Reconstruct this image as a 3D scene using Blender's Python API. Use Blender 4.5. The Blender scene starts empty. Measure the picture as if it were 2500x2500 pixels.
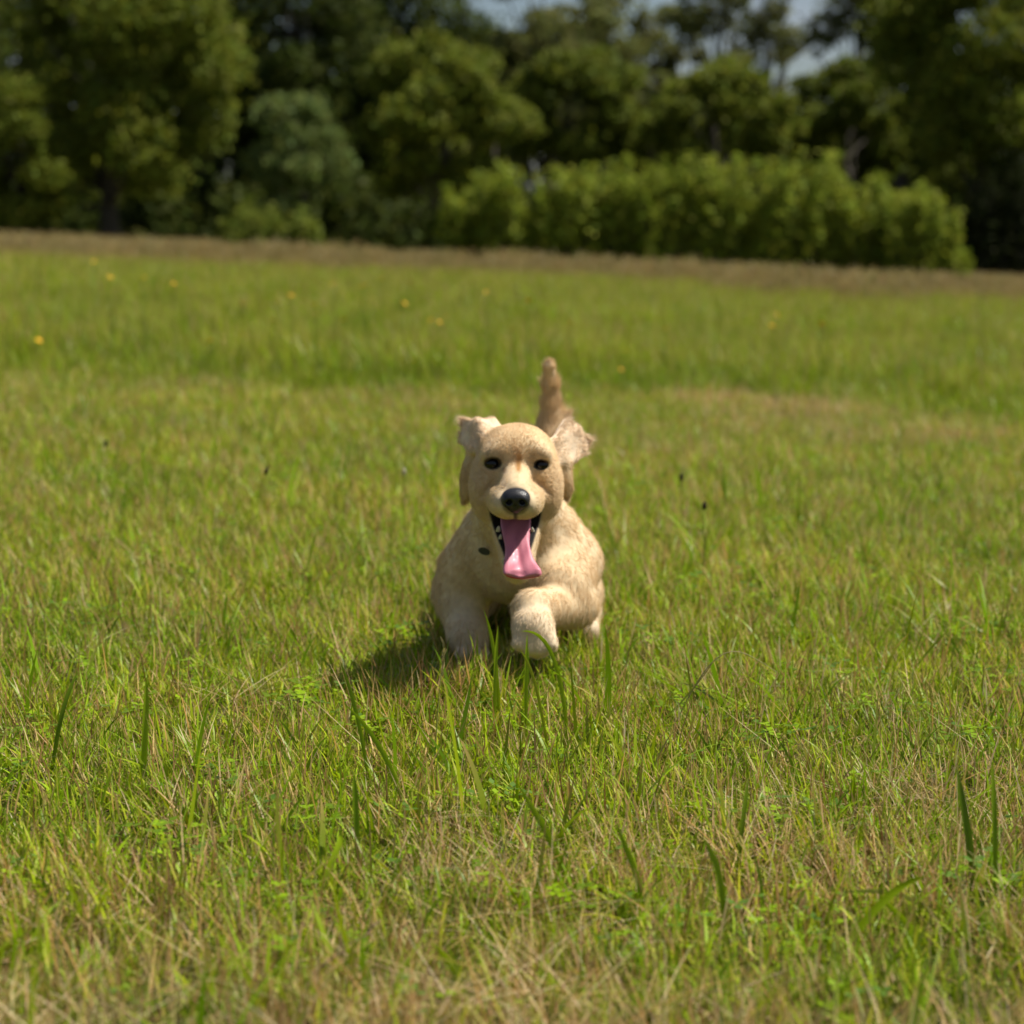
import bpy, bmesh, math, random
import numpy as np
from mathutils import Vector, Matrix, Euler, kdtree

# ------------------------------------------------------------------ camera, sky, sun, exposure
SC = bpy.context.scene
COL = SC.collection
F_PX, HALF = 4800.0, 1250.0          # focal length and half width of the photograph, in its pixels
CAM_H = 0.62
PITCH = math.atan((1250 - 560) / F_PX)
cam_d = bpy.data.cameras.new('camera'); cam = bpy.data.objects.new('camera', cam_d); COL.objects.link(cam)
cam.location = (0, 0, CAM_H); cam.rotation_euler = (math.pi / 2 - PITCH, 0, 0)
cam_d.sensor_width = 36.0; cam_d.lens = 36.0 * F_PX / 2500.0
cam_d.clip_start = 0.05; cam_d.clip_end = 2000
cam_d.dof.use_dof = True; cam_d.dof.focus_distance = 2.24; cam_d.dof.aperture_fstop = 5.1
SC.camera = cam

SUN = Vector((0.55, 0.07, 0.83)).normalized()      # towards the sun
world = bpy.data.worlds.new('World'); SC.world = world; world.use_nodes = True
wn = world.node_tree.nodes; wl = world.node_tree.links
bg = wn['Background']
sky = wn.new('ShaderNodeTexSky'); sky.sky_type = 'NISHITA'; sky.sun_disc = False
sky.sun_elevation = math.asin(SUN.z); sky.sun_rotation = math.atan2(SUN.x, SUN.y)
sky.air_density = 1.0; sky.dust_density = 1.5; sky.ozone_density = 1.0
tcw = wn.new('ShaderNodeTexCoord'); cn = wn.new('ShaderNodeTexNoise'); cn.inputs['Scale'].default_value = 3.2; cn.inputs['Detail'].default_value = 7; cn.inputs['Roughness'].default_value = 0.55
cmap = wn.new('ShaderNodeMapping'); cmap.inputs['Scale'].default_value = (1, 1, 2.6); wl.new(tcw.outputs['Generated'], cmap.inputs['Vector']); wl.new(cmap.outputs[0], cn.inputs['Vector'])
crw = wn.new('ShaderNodeValToRGB'); crw.color_ramp.elements[0].position = 0.48; crw.color_ramp.elements[1].position = 0.68; wl.new(cn.outputs['Fac'], crw.inputs[0])
cmx = wn.new('ShaderNodeMix'); cmx.data_type = 'RGBA'; cmx.inputs[7].default_value = (5.6, 6.0, 6.9, 1)      # broken white fair-weather cloud
wl.new(crw.outputs[0], cmx.inputs[0]); wl.new(sky.outputs[0], cmx.inputs[6]); wl.new(cmx.outputs[2], bg.inputs[0]); bg.inputs[1].default_value = 0.05
sun_d = bpy.data.lights.new('sun', 'SUN'); sun_d.energy = 5.0; sun_d.angle = math.radians(0.55); sun_d.color = (1.0, 0.95, 0.86)
sun_o = bpy.data.objects.new('sun', sun_d); COL.objects.link(sun_o)
sun_o.rotation_euler = SUN.to_track_quat('Z', 'Y').to_euler(); sun_o.location = (6, 3, 12)
SC.view_settings.view_transform = 'Standard'; SC.view_settings.look = 'None'
SC.view_settings.exposure = 0.64; SC.view_settings.gamma = 1.0
cy = SC.cycles
cy.max_bounces = 5; cy.diffuse_bounces = 3; cy.transmission_bounces = 3; cy.transparent_max_bounces = 8; cy.glossy_bounces = 2
cy.use_denoising = True; cy.caustics_reflective = False; cy.caustics_refractive = False
try:
    cy.denoiser = 'OPENIMAGEDENOISE'; cy.denoising_input_passes = 'RGB_ALBEDO_NORMAL'; cy.denoising_prefilter = 'ACCURATE'
except Exception:
    pass

CT, ST = math.cos(PITCH), math.sin(PITCH)
def P(px, py, Y):
    """Point of the place seen at photograph pixel (px, py), at distance Y in front of the camera."""
    u, v = (px - HALF), (HALF - py)
    dy = CT * F_PX + ST * v; dz = -ST * F_PX + CT * v
    s = Y / dy
    return np.array((u * s, Y, CAM_H + dz * s))
def smooth(a, b, x):
    t = np.clip((x - a) / (b - a), 0, 1); return t * t * (3 - 2 * t)

SLOPE = -0.044
def terrain(x, y):
    x = np.asarray(x, float); y = np.asarray(y, float)
    x_ = x; x = 45 * np.tanh(x / 45)
    z = SLOPE * x * smooth(2.0, 6.0, y) + SLOPE * 0.35 * x * (1 - smooth(2.0, 6.0, y))
    z = z + 0.012 * np.sin(x * 2.1 + 0.7) * np.sin(y * 1.7 + 0.3) * smooth(3.2, 5, y) + 0.004 * np.sin(x * 9 + 1.3) * np.sin(y * 7.1)
    z = z - 0.42 * smooth(12, 42, y)
    z = z + 0.05 * np.sin(x * 0.31 + 1.0) * np.sin(y * 0.23 + 2) * smooth(6, 15, y)
    return z

# ------------------------------------------------------------------ helpers
def tag(o, label=None, cat=None, group=None, kind=None):
    if label: o['label'] = label
    if cat: o['category'] = cat
    if group: o['group'] = group
    if kind: o['kind'] = kind
    return o
def empty(name, loc=(0, 0, 0)):
    o = bpy.data.objects.new(name, None); COL.objects.link(o); o.location = Vector(loc); o.empty_display_size = 0.1
    return o
def mesh_np(name, V, Fs, mat=None, parent=None, smooth_sh=True, col=None, link=True):
    """V (n,3); Fs: list of int arrays (m,3) or (m,4)."""
    me = bpy.data.meshes.new(name)
    V = np.asarray(V, np.float32)
    Fs = [np.asarray(f, np.int32) for f in Fs if len(f)]
    nl = sum(f.size for f in Fs); npoly = sum(len(f) for f in Fs)
    me.vertices.add(len(V)); me.vertices.foreach_set('co', V.ravel())
    me.loops.add(nl); me.polygons.add(npoly)
    me.loops.foreach_set('vertex_index', np.concatenate([f.ravel() for f in Fs]))
    tot = np.concatenate([np.full(len(f), f.shape[1], np.int32) for f in Fs])
    st = np.concatenate([[0], np.cumsum(tot)[:-1]]).astype(np.int32)
    me.polygons.foreach_set('loop_start', st)
    me.polygons.foreach_set('use_smooth', np.full(npoly, smooth_sh, bool))
    if col is not None:
        a = me.attributes.new('col', 'FLOAT_COLOR', 'POINT')
        c = np.ones((len(V), 4), np.float32); c[:, :3] = col
        a.data.foreach_set('color', c.ravel())
    me.update(calc_edges=True); me.validate()
    if mat: me.materials.append(mat)
    if not link: return me
    o = bpy.data.objects.new(name, me); COL.objects.link(o)
    if parent is not None:
        o.parent = parent
        o.location = -Vector(world_loc(parent))
    return o
def world_loc(o):
    v = Vector((0, 0, 0))
    while o is not None:
        v = v + o.location; o = o.parent
    return v

class Mat:
    def __init__(s, name):
        s.m = bpy.data.materials.new(name); s.m.use_nodes = True
        s.t = s.m.node_tree; s.n = s.t.nodes; s.b = s.n['Principled BSDF']; s.out = s.n['Material Output']
    def new(s, t, **kw):
        n = s.n.new(t)
        for k, v in kw.items(): setattr(n, k, v)
        return n
    def link(s, a, b): s.t.links.new(a, b)
    def set(s, **kw):
        for k, v in kw.items():
            i = s.b.inputs[k.replace('_', ' ')]
            i.default_value = v
        return s
def leaf_material(name, rough=0.5, trans=0.35, spec=0.2, noise=None):
    """Blade / leaf: diffuse with light passing through; colour of each blade from its own attribute."""
    M = Mat(name)
    at = M.new('ShaderNodeAttribute', attribute_name='col')
    src = at.outputs['Color']
    if noise:
        scale, ca, cb, lo, hi = noise
        geo = M.new('ShaderNodeNewGeometry'); nz = M.new('ShaderNodeTexNoise'); nz.inputs['Scale'].default_value = scale; nz.inputs['Detail'].default_value = 3
        M.link(geo.outputs['Position'], nz.inputs['Vector'])
        mr = M.new('ShaderNodeMapRange'); mr.inputs[1].default_value = lo; mr.inputs[2].default_value = hi
        M.link(nz.outputs['Fac'], mr.inputs[0])
        mx0 = M.new('ShaderNodeMix', data_type='RGBA'); mx0.inputs[6].default_value = (*ca, 1); mx0.inputs[7].default_value = (*cb, 1)
        M.link(mr.outputs[0], mx0.inputs[0])
        mu = M.new('ShaderNodeMix', data_type='RGBA', blend_type='MULTIPLY'); mu.inputs[0].default_value = 1.0
        M.link(src, mu.inputs[6]); M.link(mx0.outputs[2], mu.inputs[7]); src = mu.outputs[2]
    M.link(src, M.b.inputs['Base Color']); M.b.inputs['Roughness'].default_value = rough
    M.b.inputs['Specular IOR Level'].default_value = spec
    tr = M.new('ShaderNodeBsdfTranslucent'); M.link(src, tr.inputs[0])
    mx = M.new('ShaderNodeMixShader'); mx.inputs[0].default_value = trans
    M.link(M.b.outputs[0], mx.inputs[1]); M.link(tr.outputs[0], mx.inputs[2]); M.link(mx.outputs[0], M.out.inputs[0])
    return M.m
# ------------------------------------------------------------------ ground sheet
xs = np.concatenate([-np.geomspace(900, 3.2, 40), np.linspace(-3, 3, 61), np.geomspace(3.2, 900, 40)])
ys = np.concatenate([np.linspace(-30, 0.6, 8), np.linspace(0.9, 8, 90), np.geomspace(8.3, 900, 70)])
X, Yg = np.meshgrid(xs, ys); Z = terrain(X, Yg)
V = np.stack([X, Yg, Z], -1).reshape(-1, 3); nx, ny = len(xs), len(ys)
i = np.arange((nx - 1) * (ny - 1)); r, c = i // (nx - 1), i % (nx - 1); a = r * nx + c
M = Mat('meadow_soil')
geo = M.new('ShaderNodeNewGeometry')
n1 = M.new('ShaderNodeTexNoise'); n1.inputs['Scale'].default_value = 2.2; n1.inputs['Detail'].default_value = 8
n2 = M.new('ShaderNodeTexNoise'); n2.inputs['Scale'].default_value = 60; n2.inputs['Detail'].default_value = 6
M.link(geo.outputs['Position'], n1.inputs['Vector']); M.link(geo.outputs['Position'], n2.inputs['Vector'])
cr = M.new('ShaderNodeValToRGB'); cr.color_ramp.elements[0].position = 0.35; cr.color_ramp.elements[0].color = (0.055, 0.075, 0.014, 1); cr.color_ramp.elements[1].position = 0.65; cr.color_ramp.elements[1].color = (0.11, 0.09, 0.035, 1)
M.link(n1.outputs['Fac'], cr.inputs[0])
mu = M.new('ShaderNodeMix', data_type='RGBA', blend_type='MULTIPLY'); mu.inputs[0].default_value = 0.7
cr2 = M.new('ShaderNodeValToRGB'); cr2.color_ramp.elements[0].color = (0.35, 0.33, 0.28, 1); cr2.color_ramp.elements[1].color = (1.3, 1.3, 1.2, 1)
M.link(n2.outputs['Fac'], cr2.inputs[0]); M.link(cr.outputs[0], mu.inputs[6]); M.link(cr2.outputs[0], mu.inputs[7]); M.link(mu.outputs[2], M.b.inputs['Base Color'])
bp = M.new('ShaderNodeBump'); bp.inputs['Distance'].default_value = 0.02; bp.inputs['Strength'].default_value = 0.8
M.link(n2.outputs['Fac'], bp.inputs['Height']); M.link(bp.outputs[0], M.b.inputs['Normal']); M.set(Roughness=0.95, Specular_IOR_Level=0.0)
ground = tag(mesh_np('ground', V, [np.stack([a, a + 1, a + nx + 1, a + nx], 1)], M.m), 'soil of the sunlit meadow beneath the grass', 'ground', kind='structure')
# ------------------------------------------------------------------ trees and shrubs at the edge of the field
LEAF = leaf_material('tree_leaf', rough=0.6, trans=0.40, spec=0.10)
def bark_material():
    M = Mat('bark'); geo = M.new('ShaderNodeNewGeometry'); n = M.new('ShaderNodeTexNoise'); n.inputs['Scale'].default_value = 14; n.inputs['Detail'].default_value = 6
    M.link(geo.outputs['Position'], n.inputs['Vector']); cr = M.new('ShaderNodeValToRGB')
    cr.color_ramp.elements[0].color = (0.025, 0.02, 0.014, 1); cr.color_ramp.elements[1].color = (0.13, 0.11, 0.085, 1)
    M.link(n.outputs['Fac'], cr.inputs[0]); M.link(cr.outputs[0], M.b.inputs['Base Color']); M.set(Roughness=0.9)
    bp = M.new('ShaderNodeBump'); bp.inputs['Distance'].default_value = 0.05; M.link(n.outputs['Fac'], bp.inputs['Height']); M.link(bp.outputs[0], M.b.inputs['Normal'])
    return M.m
BARK = bark_material()
def tubes(paths, ns=7):
    """paths: list of (pts (k,3), radii (k,)) -> one mesh."""
    V = []; Q = []; o = 0
    for pts, rad in paths:
        pts = np.asarray(pts); k = len(pts); tg = np.gradient(pts, axis=0)
        for j in range(k):
            t = unit3(tg[j]); u = unit3(np.cross(t, (0.31, 0.95, 0.05))); w = np.cross(t, u)
            an = np.arange(ns) * 2 * math.pi / ns
            V.append(pts[j] + rad[j] * (np.cos(an)[:, None] * u + np.sin(an)[:, None] * w))
        for j in range(k - 1):
            for i in range(ns): Q.append((o + j * ns + i, o + j * ns + (i + 1) % ns, o + (j + 1) * ns + (i + 1) % ns, o + (j + 1) * ns + i))
        o += k * ns
    return np.concatenate(V), np.array(Q)
def unit3(v): v = np.asarray(v, float); return v / max(np.linalg.norm(v), 1e-9)
def leaves(rng, pos, size, col, colvar=0.22, upright=0.0):
    n = len(pos); s = size * rng.uniform(0.7, 1.35, n)[:, None]
    a = rng.normal(0, 1, (n, 3)); a[:, 2] += upright; a /= np.linalg.norm(a, axis=1)[:, None]
    b = np.cross(a, rng.normal(0, 1, (n, 3))); b /= np.maximum(np.linalg.norm(b, axis=1), 1e-6)[:, None]
    nn = np.cross(a, b)
    V = np.stack([pos - a * s, pos + b * s * 0.55 + nn * s * 0.12, pos + a * s, pos - b * s * 0.55 + nn * s * 0.12], 1).reshape(-1, 3)
    Q = np.arange(4 * n).reshape(n, 4)
    c = np.array(col) * rng.uniform(1 - colvar, 1 + colvar, n)[:, None] * np.stack([rng.uniform(0.85, 1.2, n), np.ones(n), rng.uniform(0.7, 1.2, n)], 1)
    return V, Q, np.repeat(c, 4, 0)
def lobes_in(rng, n, cx, cy, z0, z1, rx, ry, shape, rmin, rmax):
    """Clump centres filling the crown's outline; shape(t) = relative radius at relative height t."""
    out = []
    while len(out) < n:
        t = rng.random(); a = rng.uniform(0, 2 * math.pi); q = math.sqrt(rng.random())
        q = 0.35 + 0.65 * q
        w = shape(t); r = rng.uniform(rmin, rmax)
        out.append((cx + math.cos(a) * q * rx * w, cy + math.sin(a) * q * ry * w, z0 + t * (z1 - z0), r))
    return np.array(out)
def fill_lobes(rng, lob, n, flat=0.75):
    w = lob[:, 3] ** 2; k = rng.choice(len(lob), n, p=w / w.sum())
    d = rng.normal(0, 1, (n, 3)); d /= np.linalg.norm(d, axis=1)[:, None]
    rr = rng.uniform(0.35, 1.0, n) ** 0.6 * rng.uniform(0.9, 1.12, n)
    rr = rr * np.where(rng.random(n) < 0.22, rng.uniform(1.0, 1.5, n), 1.0)       # loose outer twigs soften the outline
    p = lob[k, :3] + d * (lob[k, 3] * rr)[:, None] * np.array((1, 1, flat))
    return p
LB = 1.3
ROUND = lambda t: math.sqrt(max(0.0, 1 - (1.75 * t - 0.8) ** 2 / 1.0)) if t > 0.457 else 0.72 + 0.28 * (t / 0.457)
TALL = lambda t: 0.55 + 0.45 * math.sin(math.pi * min(1, t * 0.9 + 0.12))
def tree(label, px, Y, w_px, top, bottom, col, n, lobes, seed, size=0.105, shape=ROUND, rl=(0.16, 0.30), group=None, upright=0.0, trunk_r=None, name='tree'):
    rng = np.random.default_rng(seed)
    cx = (px - HALF) * Y / F_PX; gz = float(terrain(cx, Y))
    z1 = P(px, top, Y)[2]; z0 = max(P(px, bottom, Y)[2], gz + 0.15); rx = 0.5 * w_px * Y / F_PX; H = z1 - gz
    root = tag(empty(name, (cx, Y, gz)), label, 'tree', group)
    R = 0.5 * (rx + (z1 - z0) / 2)
    lob = lobes_in(rng, lobes, cx, Y, z0 + rl[0] * R * 0.6, z1 - rl[0] * R * 0.7, rx * 0.86, rx * 0.8, shape, rl[0] * R * LB, rl[1] * R * LB)
    tr = trunk_r or 0.028 * H + 0.03
    hs_ = np.linspace(0, 1, 9); top_t = gz + (z1 - gz) * 0.74
    wob = np.cumsum(rng.normal(0, 0.035 * rx, (9, 2)), 0); wob[0] = 0
    tp = np.column_stack([cx + wob[:, 0], Y + wob[:, 1], gz - 0.1 + hs_ * (top_t - gz + 0.1)])
    paths = [(tp, tr * (1 - 0.88 * hs_) * (1 + 0.5 * np.exp(-hs_ * 14)))]
    for l in lob[rng.permutation(len(lob))[:min(len(lob), 16)]]:
        t0 = np.clip((l[2] - gz) / (top_t - gz) * rng.uniform(0.45, 0.8), 0.1, 0.9)
        s = np.array([np.interp(t0, hs_, tp[:, i]) for i in range(3)]); u = np.linspace(0, 1, 5)[:, None]
        mid = (s + l[:3]) / 2 + np.array((0, 0, -0.08 * R)) + rng.normal(0, 0.05 * R, 3)
        pts = (1 - u) ** 2 * s + 2 * u * (1 - u) * mid + u ** 2 * l[:3]
        paths.append((pts, tr * (1 - 0.8 * t0) * 0.5 * (1 - 0.85 * u[:, 0])))
    tv, tq = tubes(paths); mesh_np('trunk', tv, [tq], BARK, root)
    V, Q, c = leaves(rng, fill_lobes(rng, lob, n), size, col, upright=upright)
    mesh_np('crown', V, [Q], LEAF, root, smooth_sh=False, col=c)
    return root
OLIVE = (0.150, 0.182, 0.024); DARK = (0.062, 0.084, 0.016); PALEB = (0.145, 0.190, 0.055); BRIGHT = (0.215, 0.262, 0.030); GREY = (0.150, 0.165, 0.050); MID = (0.120, 0.150, 0.020)
# front row
tree('large rounded olive green tree filling the upper left corner', 300, 49, 600, -230, 470, OLIVE, 25000, 60, 1, rl=(0.14, 0.26), size=0.10)
tree('lower olive tree at the left edge of the photo', 40, 46.5, 330, 190, 540, OLIVE, 9000, 26, 2, rl=(0.18, 0.32), size=0.095)
tree('tall dark green tree with small sky gaps beside the big olive tree', 735, 57, 470, -330, 520, DARK, 24000, 84, 3, rl=(0.12, 0.22), size=0.12)
tree('small pale bluish green tree in front of the dark tall tree', 735, 47.5, 250, 235, 545, PALEB, 6500, 24, 4, rl=(0.18, 0.30), size=0.085)
tree('bright olive tree behind the near end of the hedge', 1075, 51, 430, 85, 450, OLIVE, 13000, 36, 5, rl=(0.15, 0.28), size=0.10)
tree('mid green tree rising above the middle of the hedge', 1400, 54, 420, 130, 400, MID, 12000, 36, 6, rl=(0.15, 0.27), size=0.105)
tree('olive tree below the sky gap, behind the hedge', 1760, 53, 430, 170, 400, OLIVE, 11000, 34, 7, rl=(0.14, 0.26), size=0.10)
tree('broad dull green tree behind the far end of the hedge', 2080, 55, 400, 150, 420, MID, 11000, 34, 8, rl=(0.14, 0.26), size=0.105)
tree('large olive tree filling the upper right corner', 2390, 51, 520, -200, 500, OLIVE, 25000, 60, 9, rl=(0.13, 0.25), size=0.10)
# taller, thinner trees against the sky
tree('tall thin grey green tree left of the largest sky gap', 1330, 63, 330, -190, 420, GREY, 12000, 52, 10, shape=TALL, rl=(0.10, 0.19), size=0.11)
tree('thin tall tree with open crown between two sky gaps', 1740, 65, 190, -160, 450, GREY, 4200, 30, 11, shape=TALL, rl=(0.12, 0.24), size=0.11)
tree('sparse tall tree right of the sky gap', 2070, 66, 260, -190, 450, GREY, 6500, 38, 12, shape=TALL, rl=(0.10, 0.20), size=0.11)
tree('dark tall tree rising behind the bright olive tree', 1010, 66, 400, -260, 480, DARK, 17000, 66, 13, rl=(0.12, 0.22), size=0.125)
tree('slim grey green tree in the gap at the top of the photo', 1560, 69, 110, -60, 420, GREY, 2200, 20, 14, shape=TALL, rl=(0.14, 0.28), size=0.11)
tree('slender grey green tree with thin crown, its top cut by the frame', 1460, 67, 200, -120, 420, GREY, 5200, 34, 15, shape=TALL, rl=(0.10, 0.20), size=0.11)
tree('thin leafy tree between the two largest sky gaps', 1850, 68, 170, -110, 430, GREY, 3600, 28, 16, shape=TALL, rl=(0.12, 0.22), size=0.11)
tree('open crowned tree left of the right corner tree', 2180, 63, 260, -150, 420, MID, 7000, 38, 17, shape=TALL, rl=(0.11, 0.21), size=0.11)
tree('narrow grey green tree over the hedge with sky beside it', 1650, 70, 150, 20, 420, GREY, 3600, 26, 18, shape=TALL, rl=(0.12, 0.22), size=0.11)
# second row closing the wood
for k, (px, Y, w, tp_) in enumerate(((130, 64, 560, -160), (500, 67, 520, -260), (1220, 70, 420, 60), (1590, 72, 420, 215), (1880, 71, 420, 255), (2230, 68, 460, 40), (2560, 62, 480, -120), (-250, 56, 600, -220), (2860, 58, 560, -150))):
    tree(['dark tree behind the large olive tree at left', 'dark tree seen between the big olive and tall dark trees', 'dull tree behind the mid green tree', 'dark tree low under the largest sky gap', 'dark tree under the right-hand sky gap', 'dark tree behind the broad dull green tree', 'dark tree behind the upper right olive tree', 'dark tree outside the left edge', 'dark tree outside the right edge'][k], px, Y, w, tp_, 560, (DARK, MID)[k % 3 == 2], 9000 if k < 7 else 17000, 40 if k < 7 else 70, 40 + k, size=0.135, rl=(0.13, 0.24) if k < 7 else (0.16, 0.28))

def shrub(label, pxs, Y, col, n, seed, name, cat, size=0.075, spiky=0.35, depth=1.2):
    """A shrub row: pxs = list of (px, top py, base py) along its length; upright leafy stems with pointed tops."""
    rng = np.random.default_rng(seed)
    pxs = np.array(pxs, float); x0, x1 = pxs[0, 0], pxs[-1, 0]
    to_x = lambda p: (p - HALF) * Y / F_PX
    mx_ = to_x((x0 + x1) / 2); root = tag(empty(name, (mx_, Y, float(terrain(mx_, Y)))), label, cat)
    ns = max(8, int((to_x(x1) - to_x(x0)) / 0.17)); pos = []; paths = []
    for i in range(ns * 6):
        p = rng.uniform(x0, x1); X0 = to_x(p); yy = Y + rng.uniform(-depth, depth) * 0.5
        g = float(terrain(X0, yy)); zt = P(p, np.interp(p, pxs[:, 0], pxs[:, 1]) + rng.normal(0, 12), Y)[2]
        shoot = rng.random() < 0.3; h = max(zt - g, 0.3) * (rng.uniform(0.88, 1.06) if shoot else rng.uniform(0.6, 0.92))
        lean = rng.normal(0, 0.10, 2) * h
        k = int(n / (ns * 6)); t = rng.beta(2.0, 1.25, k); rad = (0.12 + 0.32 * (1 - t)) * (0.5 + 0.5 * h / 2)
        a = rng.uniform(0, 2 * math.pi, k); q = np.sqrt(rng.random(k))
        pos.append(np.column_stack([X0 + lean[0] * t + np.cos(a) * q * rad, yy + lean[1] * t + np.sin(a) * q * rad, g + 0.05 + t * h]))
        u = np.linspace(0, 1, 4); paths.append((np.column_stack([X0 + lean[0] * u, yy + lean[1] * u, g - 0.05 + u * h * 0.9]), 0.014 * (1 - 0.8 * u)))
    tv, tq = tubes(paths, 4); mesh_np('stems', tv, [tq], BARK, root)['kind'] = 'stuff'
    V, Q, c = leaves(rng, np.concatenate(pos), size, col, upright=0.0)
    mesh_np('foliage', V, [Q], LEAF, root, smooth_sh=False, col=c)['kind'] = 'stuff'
    return root
shrub('long light green hedge of upright shoots along the meadow edge', [(1080, 500, 590), (1130, 455, 590), (1230, 415, 600), (1330, 430, 600), (1460, 412, 605), (1640, 398, 610), (1760, 392, 620), (1850, 400, 620), (1990, 380, 630), (2050, 412, 640), (2150, 455, 640), (2200, 470, 640)], 42.5, BRIGHT, 38000, 61, 'hedge', 'hedge')
shrub('pointed light green shrub at the right end of the hedge', [(2185, 520, 640), (2235, 415, 645), (2270, 440, 645), (2300, 560, 650), (2345, 625, 655)], 41.5, BRIGHT, 7000, 62, 'shrub', 'shrub')
shrub('low light green shrub standing before the small pale tree', [(545, 560, 570), (600, 490, 570), (650, 500, 570), (700, 530, 572), (760, 525, 575), (800, 565, 580)], 43.0, (0.150, 0.185, 0.026), 6000, 63, 'low_shrub', 'shrub', size=0.065)
shrub('added bush with the shade under the large upper right tree in its leaf colour', [(2330, 520, 650), (2380, 400, 655), (2450, 370, 655), (2540, 390, 660), (2640, 420, 665), (2740, 520, 665)], 48.5, (0.026, 0.034, 0.009), 20000, 64, 'shade_bush', 'shrub', depth=2.0)  # added bush: near-black leaf colour paints the deep shade under the tree
# dark undergrowth and the far wood behind it: nobody could count it
rng = np.random.default_rng(70)
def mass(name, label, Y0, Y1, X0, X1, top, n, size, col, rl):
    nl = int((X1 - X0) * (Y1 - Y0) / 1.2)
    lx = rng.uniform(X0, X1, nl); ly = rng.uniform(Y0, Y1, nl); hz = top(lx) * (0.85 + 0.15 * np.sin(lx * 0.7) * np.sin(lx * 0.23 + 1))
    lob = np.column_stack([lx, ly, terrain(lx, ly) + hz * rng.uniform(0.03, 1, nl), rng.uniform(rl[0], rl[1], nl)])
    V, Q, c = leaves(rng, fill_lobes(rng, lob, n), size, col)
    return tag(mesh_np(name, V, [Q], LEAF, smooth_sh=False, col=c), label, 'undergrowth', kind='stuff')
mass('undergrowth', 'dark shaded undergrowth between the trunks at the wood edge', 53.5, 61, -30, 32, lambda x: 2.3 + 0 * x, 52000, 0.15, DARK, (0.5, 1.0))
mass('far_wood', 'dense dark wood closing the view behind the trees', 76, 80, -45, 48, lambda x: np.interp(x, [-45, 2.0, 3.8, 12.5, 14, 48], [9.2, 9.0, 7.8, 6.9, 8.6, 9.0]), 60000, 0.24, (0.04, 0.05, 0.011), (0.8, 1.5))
N_FUR = 110000
# ------------------------------------------------------------------ the puppy
SZ = 0.92       # the puppy's size, and with it how far off it runs
P_FIELD = P
def P(px, py, Y): return P_FIELD(px, py, Y * SZ)
def unit(v): v = np.asarray(v, float); return v / max(np.linalg.norm(v), 1e-9)
def d_cap(q, a, b, ra, rb):
    ab = b - a; t = np.clip((q - a) @ ab / max(ab @ ab, 1e-12), 0, 1)
    return np.linalg.norm(q - a - t[..., None] * ab, axis=-1) - (ra + (rb - ra) * t)
def d_ell(q, c, r, R=None):
    v = q - c
    if R is not None: v = v @ R
    k0 = np.linalg.norm(v / r, axis=-1); k1 = np.linalg.norm(v / (r * r), axis=-1)
    return k0 * (k0 - 1.0) / np.maximum(k1, 1e-6)
def d_tri(q, a, b, c, r):
    ba, cb, ac = b - a, c - b, a - c
    pa, pb, pc = q - a, q - b, q - c
    n = np.cross(ba, ac)
    inside = (np.sign(pa @ np.cross(ba, n)) + np.sign(pb @ np.cross(cb, n)) + np.sign(pc @ np.cross(ac, n))) >= 2
    def ed(e, p):
        t = np.clip(p @ e / (e @ e), 0, 1); w = p - t[..., None] * e
        return (w * w).sum(-1)
    m = np.minimum(np.minimum(ed(ba, pa), ed(cb, pb)), ed(ac, pc))
    pl = (pa @ n) ** 2 / (n @ n)
    return np.sqrt(np.where(inside, pl, m)) - r

PR = []        # primitives of the body: dict(kind, args, k, op, flow, fur, col, lo, hi)
CREAM = (0.61, 0.455, 0.272); PALE = (0.64, 0.51, 0.345); TAN = (0.55, 0.395, 0.22); PINK = (0.70, 0.55, 0.385); CHEST = (0.60, 0.46, 0.29)
GOLD = (0.60, 0.43, 0.238); MUZZLE = (0.61, 0.465, 0.282)
def add(kind, args, k=0.012, op='u', flow=(0, 1, -0.4), fur=0.006, col=CREAM, lift=0.24):
    k *= SZ; fur *= SZ
    if kind == 'cap':
        a, b, ra, rb = args; ra *= SZ; rb *= SZ; args = (a, b, ra, rb); lo = np.minimum(a - ra, np.minimum(b - rb, a)); hi = np.maximum(a + ra, np.maximum(b + rb, a))
        lo = np.minimum(lo, b - rb); hi = np.maximum(hi, b + rb)
    elif kind == 'ell':
        c, r = args[0], np.array(args[1], float) * SZ; m = r.max() if len(args) > 2 and args[2] is not None else r
        lo, hi = c - m, c + m; args = (c, r) + tuple(args[2:])
    else:
        args = args[:3] + (args[3] * SZ,); pts = np.array(args[:3]); lo, hi = pts.min(0) - args[3], pts.max(0) + args[3]
    PR.append(dict(kind=kind, args=args, k=k, op=op, flow=flow, fur=fur, col=col, lo=lo, hi=hi, lift=lift))
def ev(p, q):
    return {'cap': d_cap, 'ell': d_ell, 'tri': d_tri}[p['kind']](q, *p['args'])
def rotY(a): c, s = math.cos(a), math.sin(a); return np.array(((c, 0, s), (0, 1, 0), (-s, 0, c)))
mm = 0.001
BACK = (0, 1.0, -0.35); DOWN = (0, 0.25, -1)
BF = 0.0135      # body coat length
# torso
add('ell', (P(1290, 1332, 3.22), (0.096, 0.17, 0.078)), fur=BF, flow=BACK, col=CREAM)
add('ell', (P(1308, 1332, 3.34), (0.086, 0.10, 0.086)), k=0.03, fur=BF, flow=BACK, col=CREAM)
add('ell', (P(1262, 1352, 2.985), (0.084, 0.105, 0.070)), k=0.035, fur=BF, flow=(0, 0.7, -0.8), col=CHEST)
# neck
add('cap', (P(1262, 1185, 2.865), P(1264, 1330, 2.965), 0.056, 0.078), k=0.03, fur=0.011, flow=(0, 0.7, -0.7), col=CHEST)
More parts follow.
